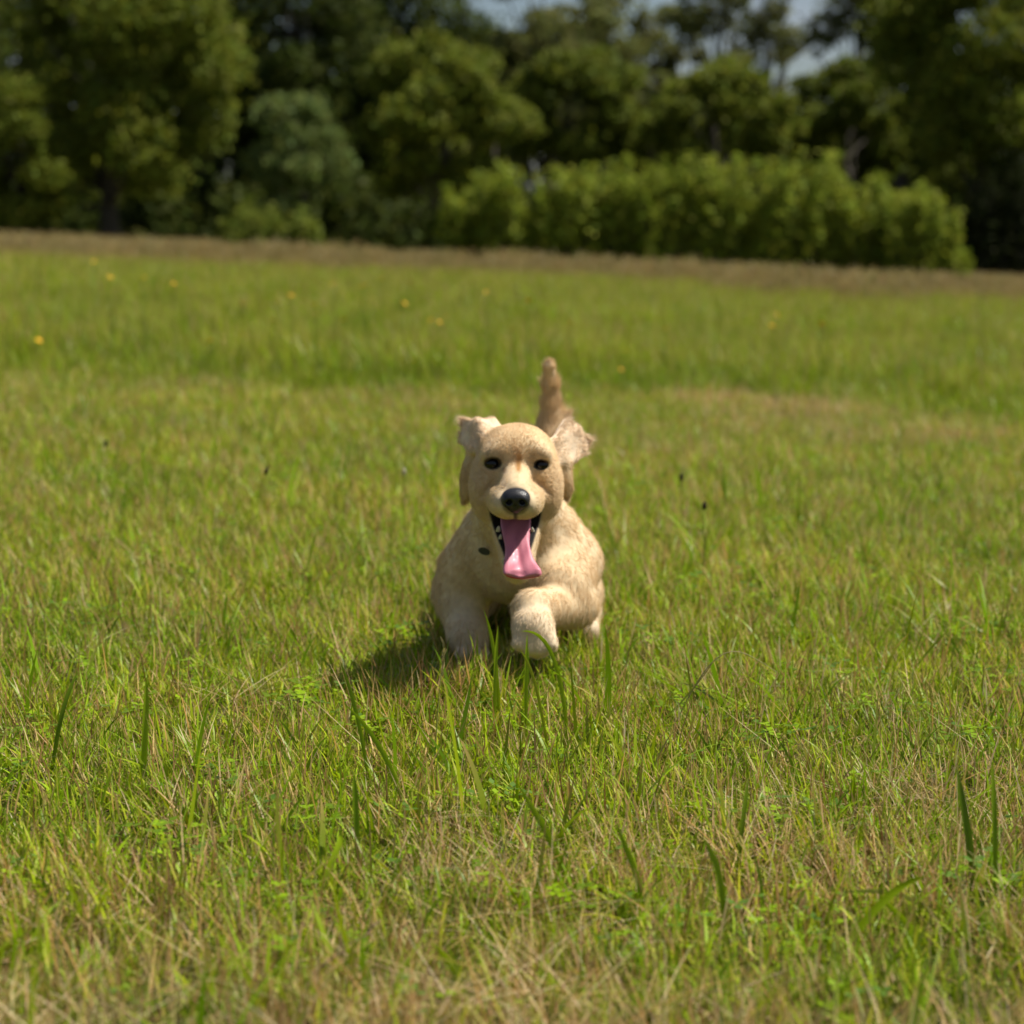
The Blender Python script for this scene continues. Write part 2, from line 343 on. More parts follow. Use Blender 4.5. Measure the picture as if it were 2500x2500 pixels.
# shoulders
add('cap', (P(1188, 1302, 2.96), P(1144, 1392, 2.985), 0.035, 0.040), k=0.03, fur=BF, flow=(-0.3, 0.6, -0.8))
add('cap', (P(1352, 1300, 2.96), P(1392, 1378, 2.975), 0.039, 0.044), k=0.03, fur=BF, flow=(0.3, 0.6, -0.8))
# left-hand foreleg (in shade), planted
add('cap', (P(1144, 1385, 2.995), P(1122, 1450, 2.995), 0.039, 0.035), k=0.03, fur=0.021, flow=(-0.45, 0.5, -0.8))
add('cap', (P(1122, 1450, 2.995), P(1142, 1548, 2.955), 0.036, 0.030), k=0.025, fur=0.012, flow=(-0.2, 0.5, -0.9), col=PALE)
add('cap', (P(1140, 1548, 2.955), P(1150, 1582, 2.965), 0.029, 0.025), k=0.012, fur=0.009, flow=DOWN, col=PALE)
add('cap', (P(1150, 1582, 2.965), P(1154, 1594, 2.935), 0.022, 0.020), k=0.012, fur=0.006, flow=(0, -1, -0.5), col=PALE)
for dx in (-30, -11, 9, 28):
    add('cap', (P(1154 + dx * 0.8, 1590, 2.938), P(1154 + dx, 1604 - abs(dx) * 0.2, 2.918), 0.010, 0.009), k=0.006, fur=0.004, flow=(0, -1, -0.5), col=PALE)
# right-hand foreleg, lifted: upper arm forward, wrist folded, paw hanging
add('cap', (P(1390, 1370, 2.965), P(1366, 1436, 2.895), 0.047, 0.045), k=0.025, fur=0.011, flow=(-0.2, 0.1, -1))
add('cap', (P(1380, 1425, 2.915), P(1410, 1480, 2.915), 0.038, 0.029), k=0.02, fur=0.016, flow=(0.5, 0.5, -0.6))
add('cap', (P(1404, 1478, 2.905), P(1300, 1486, 2.805), 0.033, 0.028), k=0.012, fur=0.013, flow=(-0.4, 0.1, -0.9))
add('cap', (P(1298, 1488, 2.805), P(1302, 1535, 2.775), 0.026, 0.028), k=0.010, fur=0.008, flow=(-0.1, -0.4, -1), col=PALE)
add('cap', (P(1302, 1535, 2.775), P(1310, 1566, 2.768), 0.029, 0.024), k=0.010, fur=0.007, flow=(0, -0.3, -1), col=PALE)
for dx, dz in ((-40, 0), (-15, 12), (13, 13), (38, 3)):
    add('cap', (P(1306 + dx * 0.75, 1545, 2.762), P(1307 + dx, 1570 + dz, 2.753), 0.0125, 0.0105), k=0.006, fur=0.005, flow=(0, -0.3, -1), col=PALE)
# hind legs, drawn forward under the body
add('cap', (P(1378, 1385, 3.28), P(1404, 1452, 3.17), 0.055, 0.042), k=0.03, fur=BF, flow=(0.2, 0.6, -0.8))
add('cap', (P(1404, 1452, 3.17), P(1424, 1500, 3.14), 0.042, 0.024), k=0.02, fur=0.016, flow=(0.1, 0.5, -0.9), col=PALE)
add('cap', (P(1428, 1500, 3.14), P(1432, 1536, 3.060), 0.022, 0.020), k=0.012, fur=0.010, flow=DOWN, col=PALE)
add('cap', (P(1200, 1385, 3.28), P(1165, 1450, 3.18), 0.055, 0.040), k=0.03, fur=BF, flow=(-0.2, 0.6, -0.8))
add('cap', (P(1140, 1450, 3.18), P(1150, 1495, 3.16), 0.038, 0.024), k=0.02, fur=0.016, flow=DOWN, col=PALE)
add('cap', (P(1150, 1495, 3.16), P(1156, 1536, 3.08), 0.022, 0.020), k=0.012, fur=0.010, flow=DOWN, col=PALE)
# tail, carried straight up
tp = [(1318, 1300, 3.36, 46), (1328, 1215, 3.41, 38), (1336, 1140, 3.43, 31), (1341, 1078, 3.445, 27), (1344, 1038, 3.45, 20), (1345, 995, 3.45, 14.5), (1344, 940, 3.445, 11.5), (1341, 894, 3.43, 10.5)]
for a, b in zip(tp, tp[1:]):
    add('cap', (P(*a[:3]), P(*b[:3]), a[3] * mm, b[3] * mm), k=0.010, fur=0.012 if a[1] > 1150 else (0.030 if a[1] > 960 else 0.013), flow=tuple(P(*b[:3]) - P(*a[:3]) + np.array((0.02, 0, 0)) * (1000 < a[1] < 1150)), col=CREAM, lift=0.30)
add('cap', (P(1362, 1085, 3.44), P(1384, 1022, 3.45), 0.016, 0.006), k=0.020, fur=0.024, flow=(0.5, 0.1, 1), lift=0.35)     # feathering of the tail
# ---- head
NOSE = P(1259, 1222, 2.672)
FACE = 'face'
add('ell', (P(1260, 1106, 2.812), (0.0545, 0.056, 0.0425)), k=0.02, fur=0.004, flow=FACE, col=GOLD)                # skull
add('ell', (P(1260, 1150, 2.812), (0.0585, 0.050, 0.046)), k=0.015, fur=0.005, flow=FACE, col=GOLD)                # face
for s, bx, cx in ((-1, 1203, 1196), (1, 1318, 1324)):
    add('ell', (P(bx, 1098, 2.776), (0.017, 0.014, 0.009), rotY(s * 0.45)), k=0.016, fur=0.003, flow=FACE, col=CREAM)   # brow
    add('ell', (P(cx, 1193, 2.802), (0.030, 0.036, 0.048)), k=0.014, fur=0.006, flow=FACE)               # cheek
# lower jaw, dropped wide open
add('cap', (P(1259, 1245, 2.806), P(1263, 1383, 2.745), 0.044, 0.0215), k=0.016, fur=0.005, flow=(0, 0.8, -0.5))
add('cap', (P(1262, 1370, 2.760), P(1264, 1396, 2.735), 0.022, 0.0165), k=0.010, fur=0.006, flow=(0, 0.8, -0.5))
MOUTH = [('cap', (P(1258, 1262, 2.752), P(1262, 1366, 2.712), 0.0385, 0.0190)), ('cap', (P(1262, 1360, 2.716), P(1263, 1384, 2.704), 0.0195, 0.0160))]
for kd, ar in MOUTH: add(kd, ar, k=0.004, op='s', fur=0.0)
# upper jaw and muzzle, after the mouth has been hollowed out
add('cap', (P(1259, 1158, 2.775), P(1259, 1207, 2.702), 0.0225, 0.0200), k=0.010, fur=0.003, flow=FACE, col=MUZZLE)
for s in (-1, 1):
    add('ell', (P(1259 + s * 30, 1226, 2.706), (0.0195, 0.032, 0.0215)), k=0.010, fur=0.0035, flow=FACE, col=MUZZLE)    # flews
    add('ell', (P(1259 + s * 44, 1222, 2.746), (0.0150, 0.032, 0.0205)), k=0.014, fur=0.004, flow=FACE, col=CREAM)
    add('ell', (P(1259 + s * 14, 1246, 2.699), (0.0130, 0.014, 0.0110)), k=0.008, fur=0.003, flow=FACE, col=MUZZLE)
add('ell', (P(1259, 1186, 2.722), (0.017, 0.030, 0.012)), k=0.012, fur=0.0025, flow=FACE, col=MUZZLE)       # bridge
# eyes: almond openings in the lids, the eyeball set behind them
def surf_Y(px, py):
    Ys = np.arange(2.66, 2.86, 0.0004); q = np.array([P(px, py, y) for y in Ys]); D = np.full(len(q), 0.1)
    for p in PR:
        d = ev(p, q); k = p['k']
        if p['op'] == 'u': hh = np.maximum(k - np.abs(D - d), 0) / k; D = np.minimum(D, d) - hh * hh * k * 0.25
        else: hh = np.maximum(k - np.abs(D + d), 0) / k; D = np.maximum(D, -d) + hh * hh * k * 0.25
    return Ys[np.argmax(D < 0)]
for pa, pb, pc in (((1296, 1166), (1322, 1180), (1345, 1206)), ((1222, 1170), (1198, 1184), (1177, 1210))):     # folds beside the muzzle
    A, B, C_ = (P(*q, surf_Y(*q) - 0.0012) for q in (pa, pb, pc))
    add('cap', (A, B, 0.0016, 0.0030), k=0.007, op='s', fur=0.0); add('cap', (B, C_, 0.0030, 0.0014), k=0.007, op='s', fur=0.0)
EYES = [(1203, 1131, 0, -0.16, 22.0, 15.0), (1321, 1134, 0, 0.02, 18.5, 13.0)]
for i, (ex, ey, _, rot, hw, hh) in enumerate(EYES):      # upper lid rolls over the eye
    sY = surf_Y(ex, ey - 16)
    add('cap', (P(ex - hw * 0.6, ey - 18 - hw * 0.6 * math.sin(rot), sY + 0.0065), P(ex + hw * 0.6, ey - 18 + hw * 0.6 * math.sin(rot), sY + 0.0065), 0.0042, 0.0042), k=0.012, fur=0.002, flow=FACE, col=CREAM)
for i, (ex, ey, _, rot, hw, hh) in enumerate(EYES):
    EYES[i] = (ex, ey, surf_Y(ex, ey), rot, hw, hh)
for ex, ey, eY, rot, hw, hh in EYES:
    add('ell', (P(ex, ey, eY), (hw * 0.573 * mm, 0.0075, hh * 0.573 * mm), rotY(rot)), k=0.002, op='s', fur=0.0)
# ears: flung up and back by the run
ER = 0.0048
def ear(pts, tris, fur, col, flow, lift=0.25, er=ER, k=0.007):
    for t in tris: add('tri', tuple(P(*pts[i]) for i in t) + (er,), k=k, fur=fur, col=col, flow=flow, lift=lift)
L = [(1232, 1062, 2.835), (1205, 1026, 2.850), (1168, 1034, 2.838), (1136, 1030, 2.860), (1131, 1076, 2.850), (1156, 1098, 2.825), (1190, 1085, 2.815)]
ear(L, ((0, 1, 2), (0, 2, 6), (2, 3, 4), (2, 4, 5), (2, 5, 6)), 0.007, PINK, (-0.8, 0.4, 0.45), 0.1)
add('ell', (P(1146, 1158, 2.842), (0.0122, 0.0100, 0.042), rotY(0.16)), k=0.014, fur=0.013, flow=(-0.3, 0.3, -1), col=TAN, lift=0.12)
R = [(1350, 1080, 2.826), (1380, 1030, 2.858), (1404, 1050, 2.872), (1431, 1080, 2.884), (1420, 1102, 2.874), (1398, 1122, 2.856), (1358, 1128, 2.828)]
ear(R, ((0, 1, 2), (0, 2, 6), (2, 3, 4), (2, 4, 5), (2, 5, 6)), 0.008, PINK, (0.9, 0.3, 0.25), 0.1)
add('ell', (P(1376, 1164, 2.844), (0.0130, 0.0100, 0.033), rotY(-0.14)), k=0.014, fur=0.013, flow=(0.3, 0.3, -1), col=TAN, lift=0.12)

def sdf_mesh(prims, h, pad=0.012):
    lo = np.min([p['lo'] for p in prims if p['op'] == 'u'], 0) - pad; hi = np.max([p['hi'] for p in prims if p['op'] == 'u'], 0) + pad
    n = np.ceil((hi - lo) / h).astype(int) + 1
    D = np.full(n, 0.1, np.float32)
    ax = [lo[i] + h * np.arange(n[i]) for i in range(3)]
    for p in prims:
        m = p['k'] + 5 * h
        i0 = np.maximum(((p['lo'] - m - lo) / h).astype(int), 0); i1 = np.minimum(((p['hi'] + m - lo) / h).astype(int) + 2, n)
        if (i1 <= i0).any(): continue
        sl = tuple(slice(a, b) for a, b in zip(i0, i1))
        q = np.stack(np.meshgrid(*[ax[i][sl[i]] for i in range(3)], indexing='ij'), -1)
        d = ev(p, q).astype(np.float32); k = max(p['k'], 1e-4); B = D[sl]
        if p['op'] == 'u':
            hh = np.maximum(k - np.abs(B - d), 0) / k; D[sl] = np.minimum(B, d) - hh * hh * k * 0.25
        else:
            hh = np.maximum(k - np.abs(B + d), 0) / k; D[sl] = np.maximum(B, -d) + hh * hh * k * 0.25
    # surface nets
    S = D < 0
    cnt = np.zeros(tuple(n - 1), np.int8)
    for dx in (0, 1):
        for dy in (0, 1):
            for dz in (0, 1): cnt += S[dx:n[0] - 1 + dx, dy:n[1] - 1 + dy, dz:n[2] - 1 + dz]
    C = np.argwhere((cnt > 0) & (cnt < 8))
    idx = np.full(tuple(n - 1), -1, np.int32); idx[tuple(C.T)] = np.arange(len(C))
    acc = np.zeros((len(C), 3)); w = np.zeros(len(C))
    corners = [np.array((a, b, c)) for a in (0, 1) for b in (0, 1) for c in (0, 1)]
    for c0 in corners:
        for a in range(3):
            if c0[a]: continue
            c1 = c0.copy(); c1[a] = 1
            v0 = D[tuple((C + c0).T)]; v1 = D[tuple((C + c1).T)]
            cr = (v0 < 0) != (v1 < 0)
            t = np.where(cr, v0 / np.where(cr, v0 - v1, 1), 0)
            pt = c0 + t[:, None] * (c1 - c0)
            acc[cr] += pt[cr]; w[cr] += 1
    V = lo + h * (C + acc / w[:, None])
    quads = []
    for a in range(3):
        b, c = (a + 1) % 3, (a + 2) % 3
        s0 = [slice(1, n[i] - 1) for i in range(3)]; s0[a] = slice(0, n[a] - 1)
        s1 = list(s0); s1[a] = slice(1, n[a])
        A, Bs = S[tuple(s0)], S[tuple(s1)]
        for flip, msk in ((False, A & ~Bs), (True, ~A & Bs)):
            e = np.argwhere(msk)
            o = np.ones(3, int); o[a] = 0; e = e + o
            eb = np.zeros(3, int); eb[b] = 1; ec = np.zeros(3, int); ec[c] = 1
            qd = [idx[tuple((e + off).T)] for off in (-eb - ec, -ec, 0 * eb, -eb)]
            qd = np.stack(qd, 1)
            quads.append(qd[:, ::-1] if flip else qd)
    Q = np.concatenate(quads)
    for _ in range(2):                      # a little smoothing
        E = np.concatenate([Q[:, [0, 1]], Q[:, [1, 2]], Q[:, [2, 3]], Q[:, [3, 0]]])
        sm = np.zeros_like(V); ct = np.zeros(len(V))
        for k3 in range(3):
            sm[:, k3] = np.bincount(E[:, 0], V[E[:, 1], k3], len(V)) + np.bincount(E[:, 1], V[E[:, 0], k3], len(V))
        ct = np.bincount(E[:, 0], minlength=len(V)) + np.bincount(E[:, 1], minlength=len(V))
        V = V * 0.5 + 0.5 * sm / ct[:, None]
    return V, Q
def normals_of(V, Q):
    fn = np.cross(V[Q[:, 2]] - V[Q[:, 0]], V[Q[:, 3]] - V[Q[:, 1]])
    N = np.zeros_like(V)
    for j in range(4):
        for k3 in range(3): N[:, k3] += np.bincount(Q[:, j], fn[:, k3], len(V))
    return N / np.maximum(np.linalg.norm(N, axis=1), 1e-12)[:, None], 0.5 * np.linalg.norm(fn, axis=1)

dV, dQ = sdf_mesh(PR, 0.0021)
dN, dA = normals_of(dV, dQ)
# colour, flow and coat length of every point of the skin, blended from the nearest shapes
W = np.zeros(len(dV)); Cc = np.zeros((len(dV), 3)); Fl = np.zeros((len(dV), 3)); Ln = np.zeros(len(dV)); Lf = np.zeros(len(dV))
for p in PR:
    if p['op'] != 'u': continue
    near = ((dV > p['lo'] - 0.03) & (dV < p['hi'] + 0.03)).all(1)
    q = dV[near]; w = np.exp(-np.maximum(ev(p, q), -0.004) / 0.004) + 1e-9
    fl = np.tile(unit(p['flow']), (len(q), 1)) if p['flow'] != FACE else (lambda v: v / np.linalg.norm(v, axis=1)[:, None])(q - NOSE - np.array((0, 0, 0.02)))
    W[near] += w; Cc[near] += w[:, None] * np.array(p['col']); Fl[near] += w[:, None] * fl; Ln[near] += w * p['fur']; Lf[near] += w * p['lift']
W = np.maximum(W, 1e-12); Cc /= W[:, None]; Ln /= W; Lf /= W
for p in PR:                                # longer fringe along the rims of the ears
    if p['kind'] != 'tri': continue
    a, b, c, r = p['args']; tn = unit(np.cross(b - a, c - a)); near = ((dV > p['lo'] - 0.001) & (dV < p['hi'] + 0.001)).all(1)
    rim = smooth(0.75, 0.3, np.abs(dN[near] @ tn)) * smooth(0.003, 0.0, d_tri(dV[near], a, b, c, r)); Ln[near] = np.maximum(Ln[near], (0.019 if p['col'] == PINK else 0.010) * SZ * rim)
def blob(c, r, R=None): return np.clip(1 - np.maximum(d_ell(dV, c, np.array(r), R), 0) / 0.004, 0, 1)
mouth_d = np.min([d_cap(dV, a[0], a[1], a[2] * SZ, a[3] * SZ) for k, a in MOUTH], 0)
inm = np.clip(smooth(0.0050, 0.0020, mouth_d) * np.clip((P(1259, 1240, 2.72)[2] - dV[:, 2]) / 0.006, 0, 1), 0, 1)
deep = smooth(0.0, 0.01, P(1259, 1240, 2.72)[2] - dV[:, 2]) * (dN[:, 1] > -0.1) * (mouth_d < 0.012) * (dV[:, 1] < 2.80 * SZ)
inm = np.maximum(inm, deep)
lipc = np.array((0.012, 0.010, 0.011))
Cc = Cc * (1 - inm[:, None]) + lipc * inm[:, None]
for ex, ey, eY, rot, hw, hh in EYES:
    m = np.clip(1 - d_ell(dV, P(ex, ey, eY), np.array((hw * 0.573 * SZ * mm, 0.02, hh * 0.573 * SZ * mm)), rotY(rot)) / 0.0020, 0, 1)
    Cc = Cc * (1 - m[:, None]) + np.array((0.010, 0.008, 0.008)) * m[:, None]; Ln *= (1 - m)
    m = 0.55 * np.clip(1 - d_ell(dV, P(ex - (6 if ex < 1259 else -8) * -1, ey - 14, eY), np.array((0.011, 0.02, 0.007)), rotY(rot)) / 0.006, 0, 1) * 0.6
    Cc = Cc * (1 - m[:, None]) + np.array((0.20, 0.12, 0.06)) * m[:, None]
def stain(px, py, Y, hw, hh, colr, amt, soft=0.004, rot=0.0):
    global Cc
    m = amt * np.clip(1 - d_ell(dV, P(px, py, Y), np.array((hw * 0.573 * SZ * mm, 0.03, hh * 0.573 * SZ * mm)), rotY(rot)) / soft, 0, 1)
    Cc = Cc * (1 - m[:, None]) + np.array(colr) * m[:, None]
stain(1266, 1128, 2.755, 4, 22, (0.34, 0.17, 0.045), 1.0, 0.003, 0.06)       # brown streak between the eyes
stain(1262, 1105, 2.755, 5, 20, (0.46, 0.27, 0.12), 0.35, 0.005)
stain(1231, 1149, 2.745, 3, 3, (0.22, 0.12, 0.06), 0.6, 0.003)
stain(1234, 1180, 2.73, 4, 8, (0.42, 0.28, 0.19), 0.5, 0.004)
stain(1259, 1256, 2.69, 3, 12, (0.03, 0.02, 0.02), 0.85, 0.002)               # parting under the nose
stain(1259, 1222, 2.69, 37, 33, (0.06, 0.045, 0.04), 0.6, 0.002)
Ln *= (1 - inm)
Ln *= 1 - 0.9 * np.clip(1 - d_ell(dV, NOSE, np.array((0.024, 0.02, 0.021))) / 0.004, 0, 1)

# skin material
M = Mat('puppy_skin')
at = M.new('ShaderNodeAttribute', attribute_name='col')
nz = M.new('ShaderNodeTexNoise'); nz.inputs['Scale'].default_value = 120; nz.inputs['Detail'].default_value = 4
tc = M.new('ShaderNodeTexCoord'); M.link(tc.outputs['Object'], nz.inputs['Vector'])
hs = M.new('ShaderNodeHueSaturation'); mr = M.new('ShaderNodeMapRange'); mr.inputs[1].default_value = 0.3; mr.inputs[2].default_value = 0.7; mr.inputs[3].default_value = 0.85; mr.inputs[4].default_value = 1.08
M.link(nz.outputs['Fac'], mr.inputs[0]); M.link(mr.outputs[0], hs.inputs['Value']); M.link(at.outputs['Color'], hs.inputs['Color']); M.link(hs.outputs[0], M.b.inputs['Base Color'])
M.set(Roughness=0.75, Specular_IOR_Level=0.2)
M.b.inputs['Sheen Weight'].default_value = 0.15
skin_m = M.m
M = Mat('puppy_fur')
at = M.new('ShaderNodeAttribute', attribute_name='col')
M.link(at.outputs['Color'], M.b.inputs['Base Color']); M.set(Roughness=0.55, Specular_IOR_Level=0.3)
tr = M.new('ShaderNodeBsdfTranslucent'); M.link(at.outputs['Color'], tr.inputs[0])
mx = M.new('ShaderNodeMixShader'); mx.inputs[0].default_value = 0.22
M.link(M.b.outputs[0], mx.inputs[1]); M.link(tr.outputs[0], mx.inputs[2]); M.link(mx.outputs[0], M.out.inputs[0])
fur_m = M.m

puppy = tag(empty('puppy', (0.01, 2.71, 0.0)), 'cream golden puppy running with open mouth, pink tongue out and tail up', 'dog')
body = mesh_np('body', dV, [dQ], skin_m, puppy, col=Cc)

# fur: strands grown from the skin, combed along the flow, gathered in tufts
def grow_fur(name, n, seed, lmul=1.0, sel=None, rad=0.00027):
    rng = np.random.default_rng(seed)
    fl = Ln[dQ].mean(1)
    wgt = dA * np.clip(fl / 0.006, 0, 1.2) ** 0.5 * (fl > 0.0012)
    if sel is not None: wgt = wgt * sel
    # only a light coat where the camera side of the body never shows
    cdf = np.cumsum(wgt); cdf /= cdf[-1]
    f = np.searchsorted(cdf, rng.random(n)); q = dQ[f]
    u, v = rng.random(n), rng.random(n)
    bw = np.stack([(1 - u) * (1 - v), u * (1 - v), u * v, (1 - u) * v], 1)[:, :, None]
    mixv = lambda A: (A[q] * (bw if A.ndim > 1 else bw[:, :, 0])).sum(1)
    p = mixv(dV); nn = mixv(dN); fl = mixv(Fl); L = mixv(Ln); c = mixv(Cc); lf = mixv(Lf)
    keep = L > 0.0012
    p, nn, fl, L, c, lf = p[keep], nn[keep], fl[keep], L[keep], c[keep], lf[keep]; n = len(p)
    nn /= np.linalg.norm(nn, axis=1)[:, None]
    fl = fl - (fl * nn).sum(1)[:, None] * nn; fl /= np.maximum(np.linalg.norm(fl, axis=1), 1e-6)[:, None]
    wob = np.stack([np.sin(p[:, 0] * 170 + 3 * np.sin(p[:, 2] * 90)), np.sin(p[:, 1] * 130 + 1), np.sin(p[:, 2] * 150 + 2 + 2 * np.sin(p[:, 0] * 60))], 1) * 0.15
    lf = lf + 0.55 * np.clip(1 - L / 0.009, 0, 1)
    L = L * rng.uniform(0.65, 1.25, n) * lmul
    jit = rng.normal(0, 0.11, (n, 3))
    d0 = fl + nn * lf[:, None] + wob * 0.6 + jit; d0 /= np.linalg.norm(d0, axis=1)[:, None]
    d1 = fl + nn * (lf * 0.4)[:, None] + wob + jit * 1.2 + np.array((0, 0.05, -0.10)); d1 /= np.linalg.norm(d1, axis=1)[:, None]
    K = 5
    t = np.linspace(0, 1, K)
    pts = p[:, None, :] - nn[:, None, :] * np.minimum(0.001, L * 0.08)[:, None, None] + L[:, None, None] * (t[None, :, None] * d0[:, None, :] * (1 - t[None, :, None] * 0.5) + d1[:, None, :] * (t ** 2 * 0.5)[None, :, None])
    # tufts
    ns = max(n // 14, 1); seeds = rng.choice(n, ns, replace=False)
    kd = kdtree.KDTree(ns)
    for i, s in enumerate(seeds): kd.insert(p[s], i)
    kd.balance()
    cl = np.fromiter((seeds[kd.find(x)[1]] for x in p.tolist()), np.int64, n)
    pull = np.clip((L - 0.006) / 0.012, 0, 1)[:, None, None] * (t ** 1.5)[None, :, None] * 0.42
    tgt = pts[cl] + (p - p[cl])[:, None, :] * 0.25
    pts = pts * (1 - pull) + tgt * pull
    cv = bpy.data.hair_curves.new(name); cv.add_curves([K] * n)
    cv.points.foreach_set('position', pts.astype(np.float32).ravel())
    r = (rad * (1 - 0.85 * t ** 1.3))[None, :] * rng.uniform(0.7, 1.2, n)[:, None]
    ra = cv.attributes.new('radius', 'FLOAT', 'POINT') if 'radius' not in cv.attributes else cv.attributes['radius']
    ra.data.foreach_set('value', r.astype(np.float32).ravel())
    ca = cv.attributes.new('col', 'FLOAT_COLOR', 'CURVE')
    vv = rng.uniform(0.94, 1.08, n)[:, None]
    warm = np.array((1.0, 0.94, 0.84)) ** rng.uniform(-0.4, 0.5, n)[:, None]
    cc = np.ones((n, 4), np.float32); cc[:, :3] = np.clip(c * vv * warm * 1.14, 0, 0.92)
    ca.data.foreach_set('color', cc.ravel())
    cv.materials.append(fur_m)
    o = bpy.data.objects.new(name, cv); COL.objects.link(o); o.parent = puppy; o.location = -puppy.location
    return o
fc = dV[dQ].mean(1); on_head = (fc[:, 1] < 2.69) & (fc[:, 2] > P(1259, 1262, 2.8)[2])
grow_fur('fur', N_FUR, 11, sel=np.where(on_head, 0.35, 1.0))
grow_fur('face_fur', N_FUR // 2, 12, sel=on_head * 1.0, rad=0.00022)

# nose leather with nostrils
body_pr = PR; PR = []
add('ell', (P(1259, 1213, 2.678), (0.0178, 0.015, 0.0125)), k=0.006)
add('ell', (P(1259, 1231, 2.682), (0.0125, 0.014, 0.0125)), k=0.010)
for s in (-1, 1):
    add('ell', (P(1259 + s * 17, 1220, 2.676), (0.0098, 0.012, 0.0108)), k=0.006)
for s in (-1, 1):
    add('ell', (P(1259 + s * 16, 1227, 2.664), (0.0044, 0.009, 0.0034), rotY(s * 0.5)), k=0.003, op='s')
add('cap', (P(1259, 1232, 2.6665), P(1259, 1254, 2.668), 0.0010, 0.0012), k=0.002, op='s')
nV, nQ = sdf_mesh(PR, 0.0009)
M = Mat('nose_leather'); M.set(Base_Color=(0.012, 0.012, 0.014, 1), Roughness=0.42, Specular_IOR_Level=0.5)
nz = M.new('ShaderNodeTexVoronoi'); nz.inputs['Scale'].default_value = 700; bp = M.new('ShaderNodeBump'); bp.inputs['Strength'].default_value = 0.25; bp.inputs['Distance'].default_value = 0.001
tc = M.new('ShaderNodeTexCoord'); M.link(tc.outputs['Object'], nz.inputs['Vector']); M.link(nz.outputs['Distance'], bp.inputs['Height']); M.link(bp.outputs[0], M.b.inputs['Normal'])
mesh_np('nose', nV, [nQ], M.m, puppy)
# eyes
M = Mat('eye'); M.set(Base_Color=(0.006, 0.004, 0.003, 1), Roughness=0.10, Specular_IOR_Level=0.35)
eye_m = M.m
def ball(name, c, r, mat, parent, ni=20, nj=12, R=None):
    V = []; 
    for j in range(nj + 1):
        th = math.pi * j / nj
        for i in range(ni):
            ph = 2 * math.pi * i / ni; V.append((math.sin(th) * math.cos(ph), math.sin(th) * math.sin(ph), math.cos(th)))
    V = np.array(V) * r * SZ
    if R is not None: V = V @ R.T
    V = V + c
    Q = [(j * ni + i, (j + 1) * ni + i, (j + 1) * ni + (i + 1) % ni, j * ni + (i + 1) % ni) for j in range(nj) for i in range(ni)]
    return mesh_np(name, V, [np.array(Q)], mat, parent)
for ex, ey, eY, rot, hw, hh in EYES:
    ball('eye', P(ex, ey + 1, eY + 0.0158), np.array((0.0140, 0.0135, 0.0130)), eye_m, puppy)
# tongue
tl = [(1259, 1258, 2.772, 37), (1259, 1285, 2.752, 37), (1260, 1312, 2.737, 33), (1263, 1338, 2.724, 29.5), (1266, 1360, 2.712, 33), (1270, 1380, 2.700, 40), (1274, 1396, 2.691, 46), (1276, 1407, 2.6885, 47), (1277, 1413, 2.6885, 44)]
nu = 15
ctrl = np.array(tl); tt = np.linspace(0, len(tl) - 1, 40)
ctr = np.stack([np.interp(tt, range(len(tl)), ctrl[:, i]) for i in range(4)], 1)
for _ in range(3): ctr[1:-1] = (ctr[:-2] + 2 * ctr[1:-1] + ctr[2:]) / 4
V = []; tcol = []
for side in (0, 1):
    for a in range(40):
        x, y, Y, hw = ctr[a]
        fr = a / 39
        for i in range(nu):
            s = 2 * i / (nu - 1) - 1
            pt = P(x + s * hw, y + (5 * s * s if fr > 0.7 else 0) * -(fr - 0.7) / 0.3 * 1.2, Y)
            edge = math.sqrt(max(0, 1 - s ** 4))
            th = (0.0042 * edge + 0.0004) * (1 if fr < 0.93 else 0.7)
            dz = 0.0042 * s * s - 0.0028 * math.exp(-(s / 0.2) ** 2) * (1 if fr > 0.35 else 0.4) + 0.0010 * math.sin(fr * 21 + s * 5)
            n = np.array((0, -0.72, 0.69)) if fr < 0.85 else np.array((0, -0.85, 0.5))
            V.append(pt + n * SZ * (dz + (th if side == 0 else -th)))
            c0 = np.array((0.53, 0.175, 0.225)); c1 = np.array((0.52, 0.045, 0.05))
            m = float(smooth(0.955, 1.0, fr)) * 0.85 if side == 0 else 1.0
            tcol.append(c0 * (1 - m) + c1 * m)
V = np.array(V); tcol = np.array(tcol); H = 40 * nu
Q = []
for a in range(39):
    for i in range(nu - 1):
        k0 = a * nu + i
        Q.append((k0, k0 + nu, k0 + nu + 1, k0 + 1)); Q.append((H + k0, H + k0 + 1, H + k0 + nu + 1, H + k0 + nu))
    for i0 in (0, nu - 1):
        k0 = a * nu + i0; q4 = (k0, k0 + nu, H + k0 + nu, H + k0); Q.append(q4 if i0 else q4[::-1])
for i in range(nu - 1): k0 = 39 * nu + i; Q.append((k0, H + k0, H + k0 + 1, k0 + 1))
M = Mat('tongue'); at = M.new('ShaderNodeAttribute', attribute_name='col'); M.link(at.outputs['Color'], M.b.inputs['Base Color'])
M.set(Roughness=0.5, Specular_IOR_Level=0.4); M.b.inputs['Coat Weight'].default_value = 0.15
nz = M.new('ShaderNodeTexNoise'); nz.inputs['Scale'].default_value = 500; bp = M.new('ShaderNodeBump'); bp.inputs['Strength'].default_value = 0.3; bp.inputs['Distance'].default_value = 0.001
tc = M.new('ShaderNodeTexCoord'); M.link(tc.outputs['Object'], nz.inputs['Vector']); M.link(nz.outputs['Fac'], bp.inputs['Height']); M.link(bp.outputs[0], M.b.inputs['Normal'])
mesh_np('tongue', V, [np.array(Q)], M.m, puppy, col=tcol)
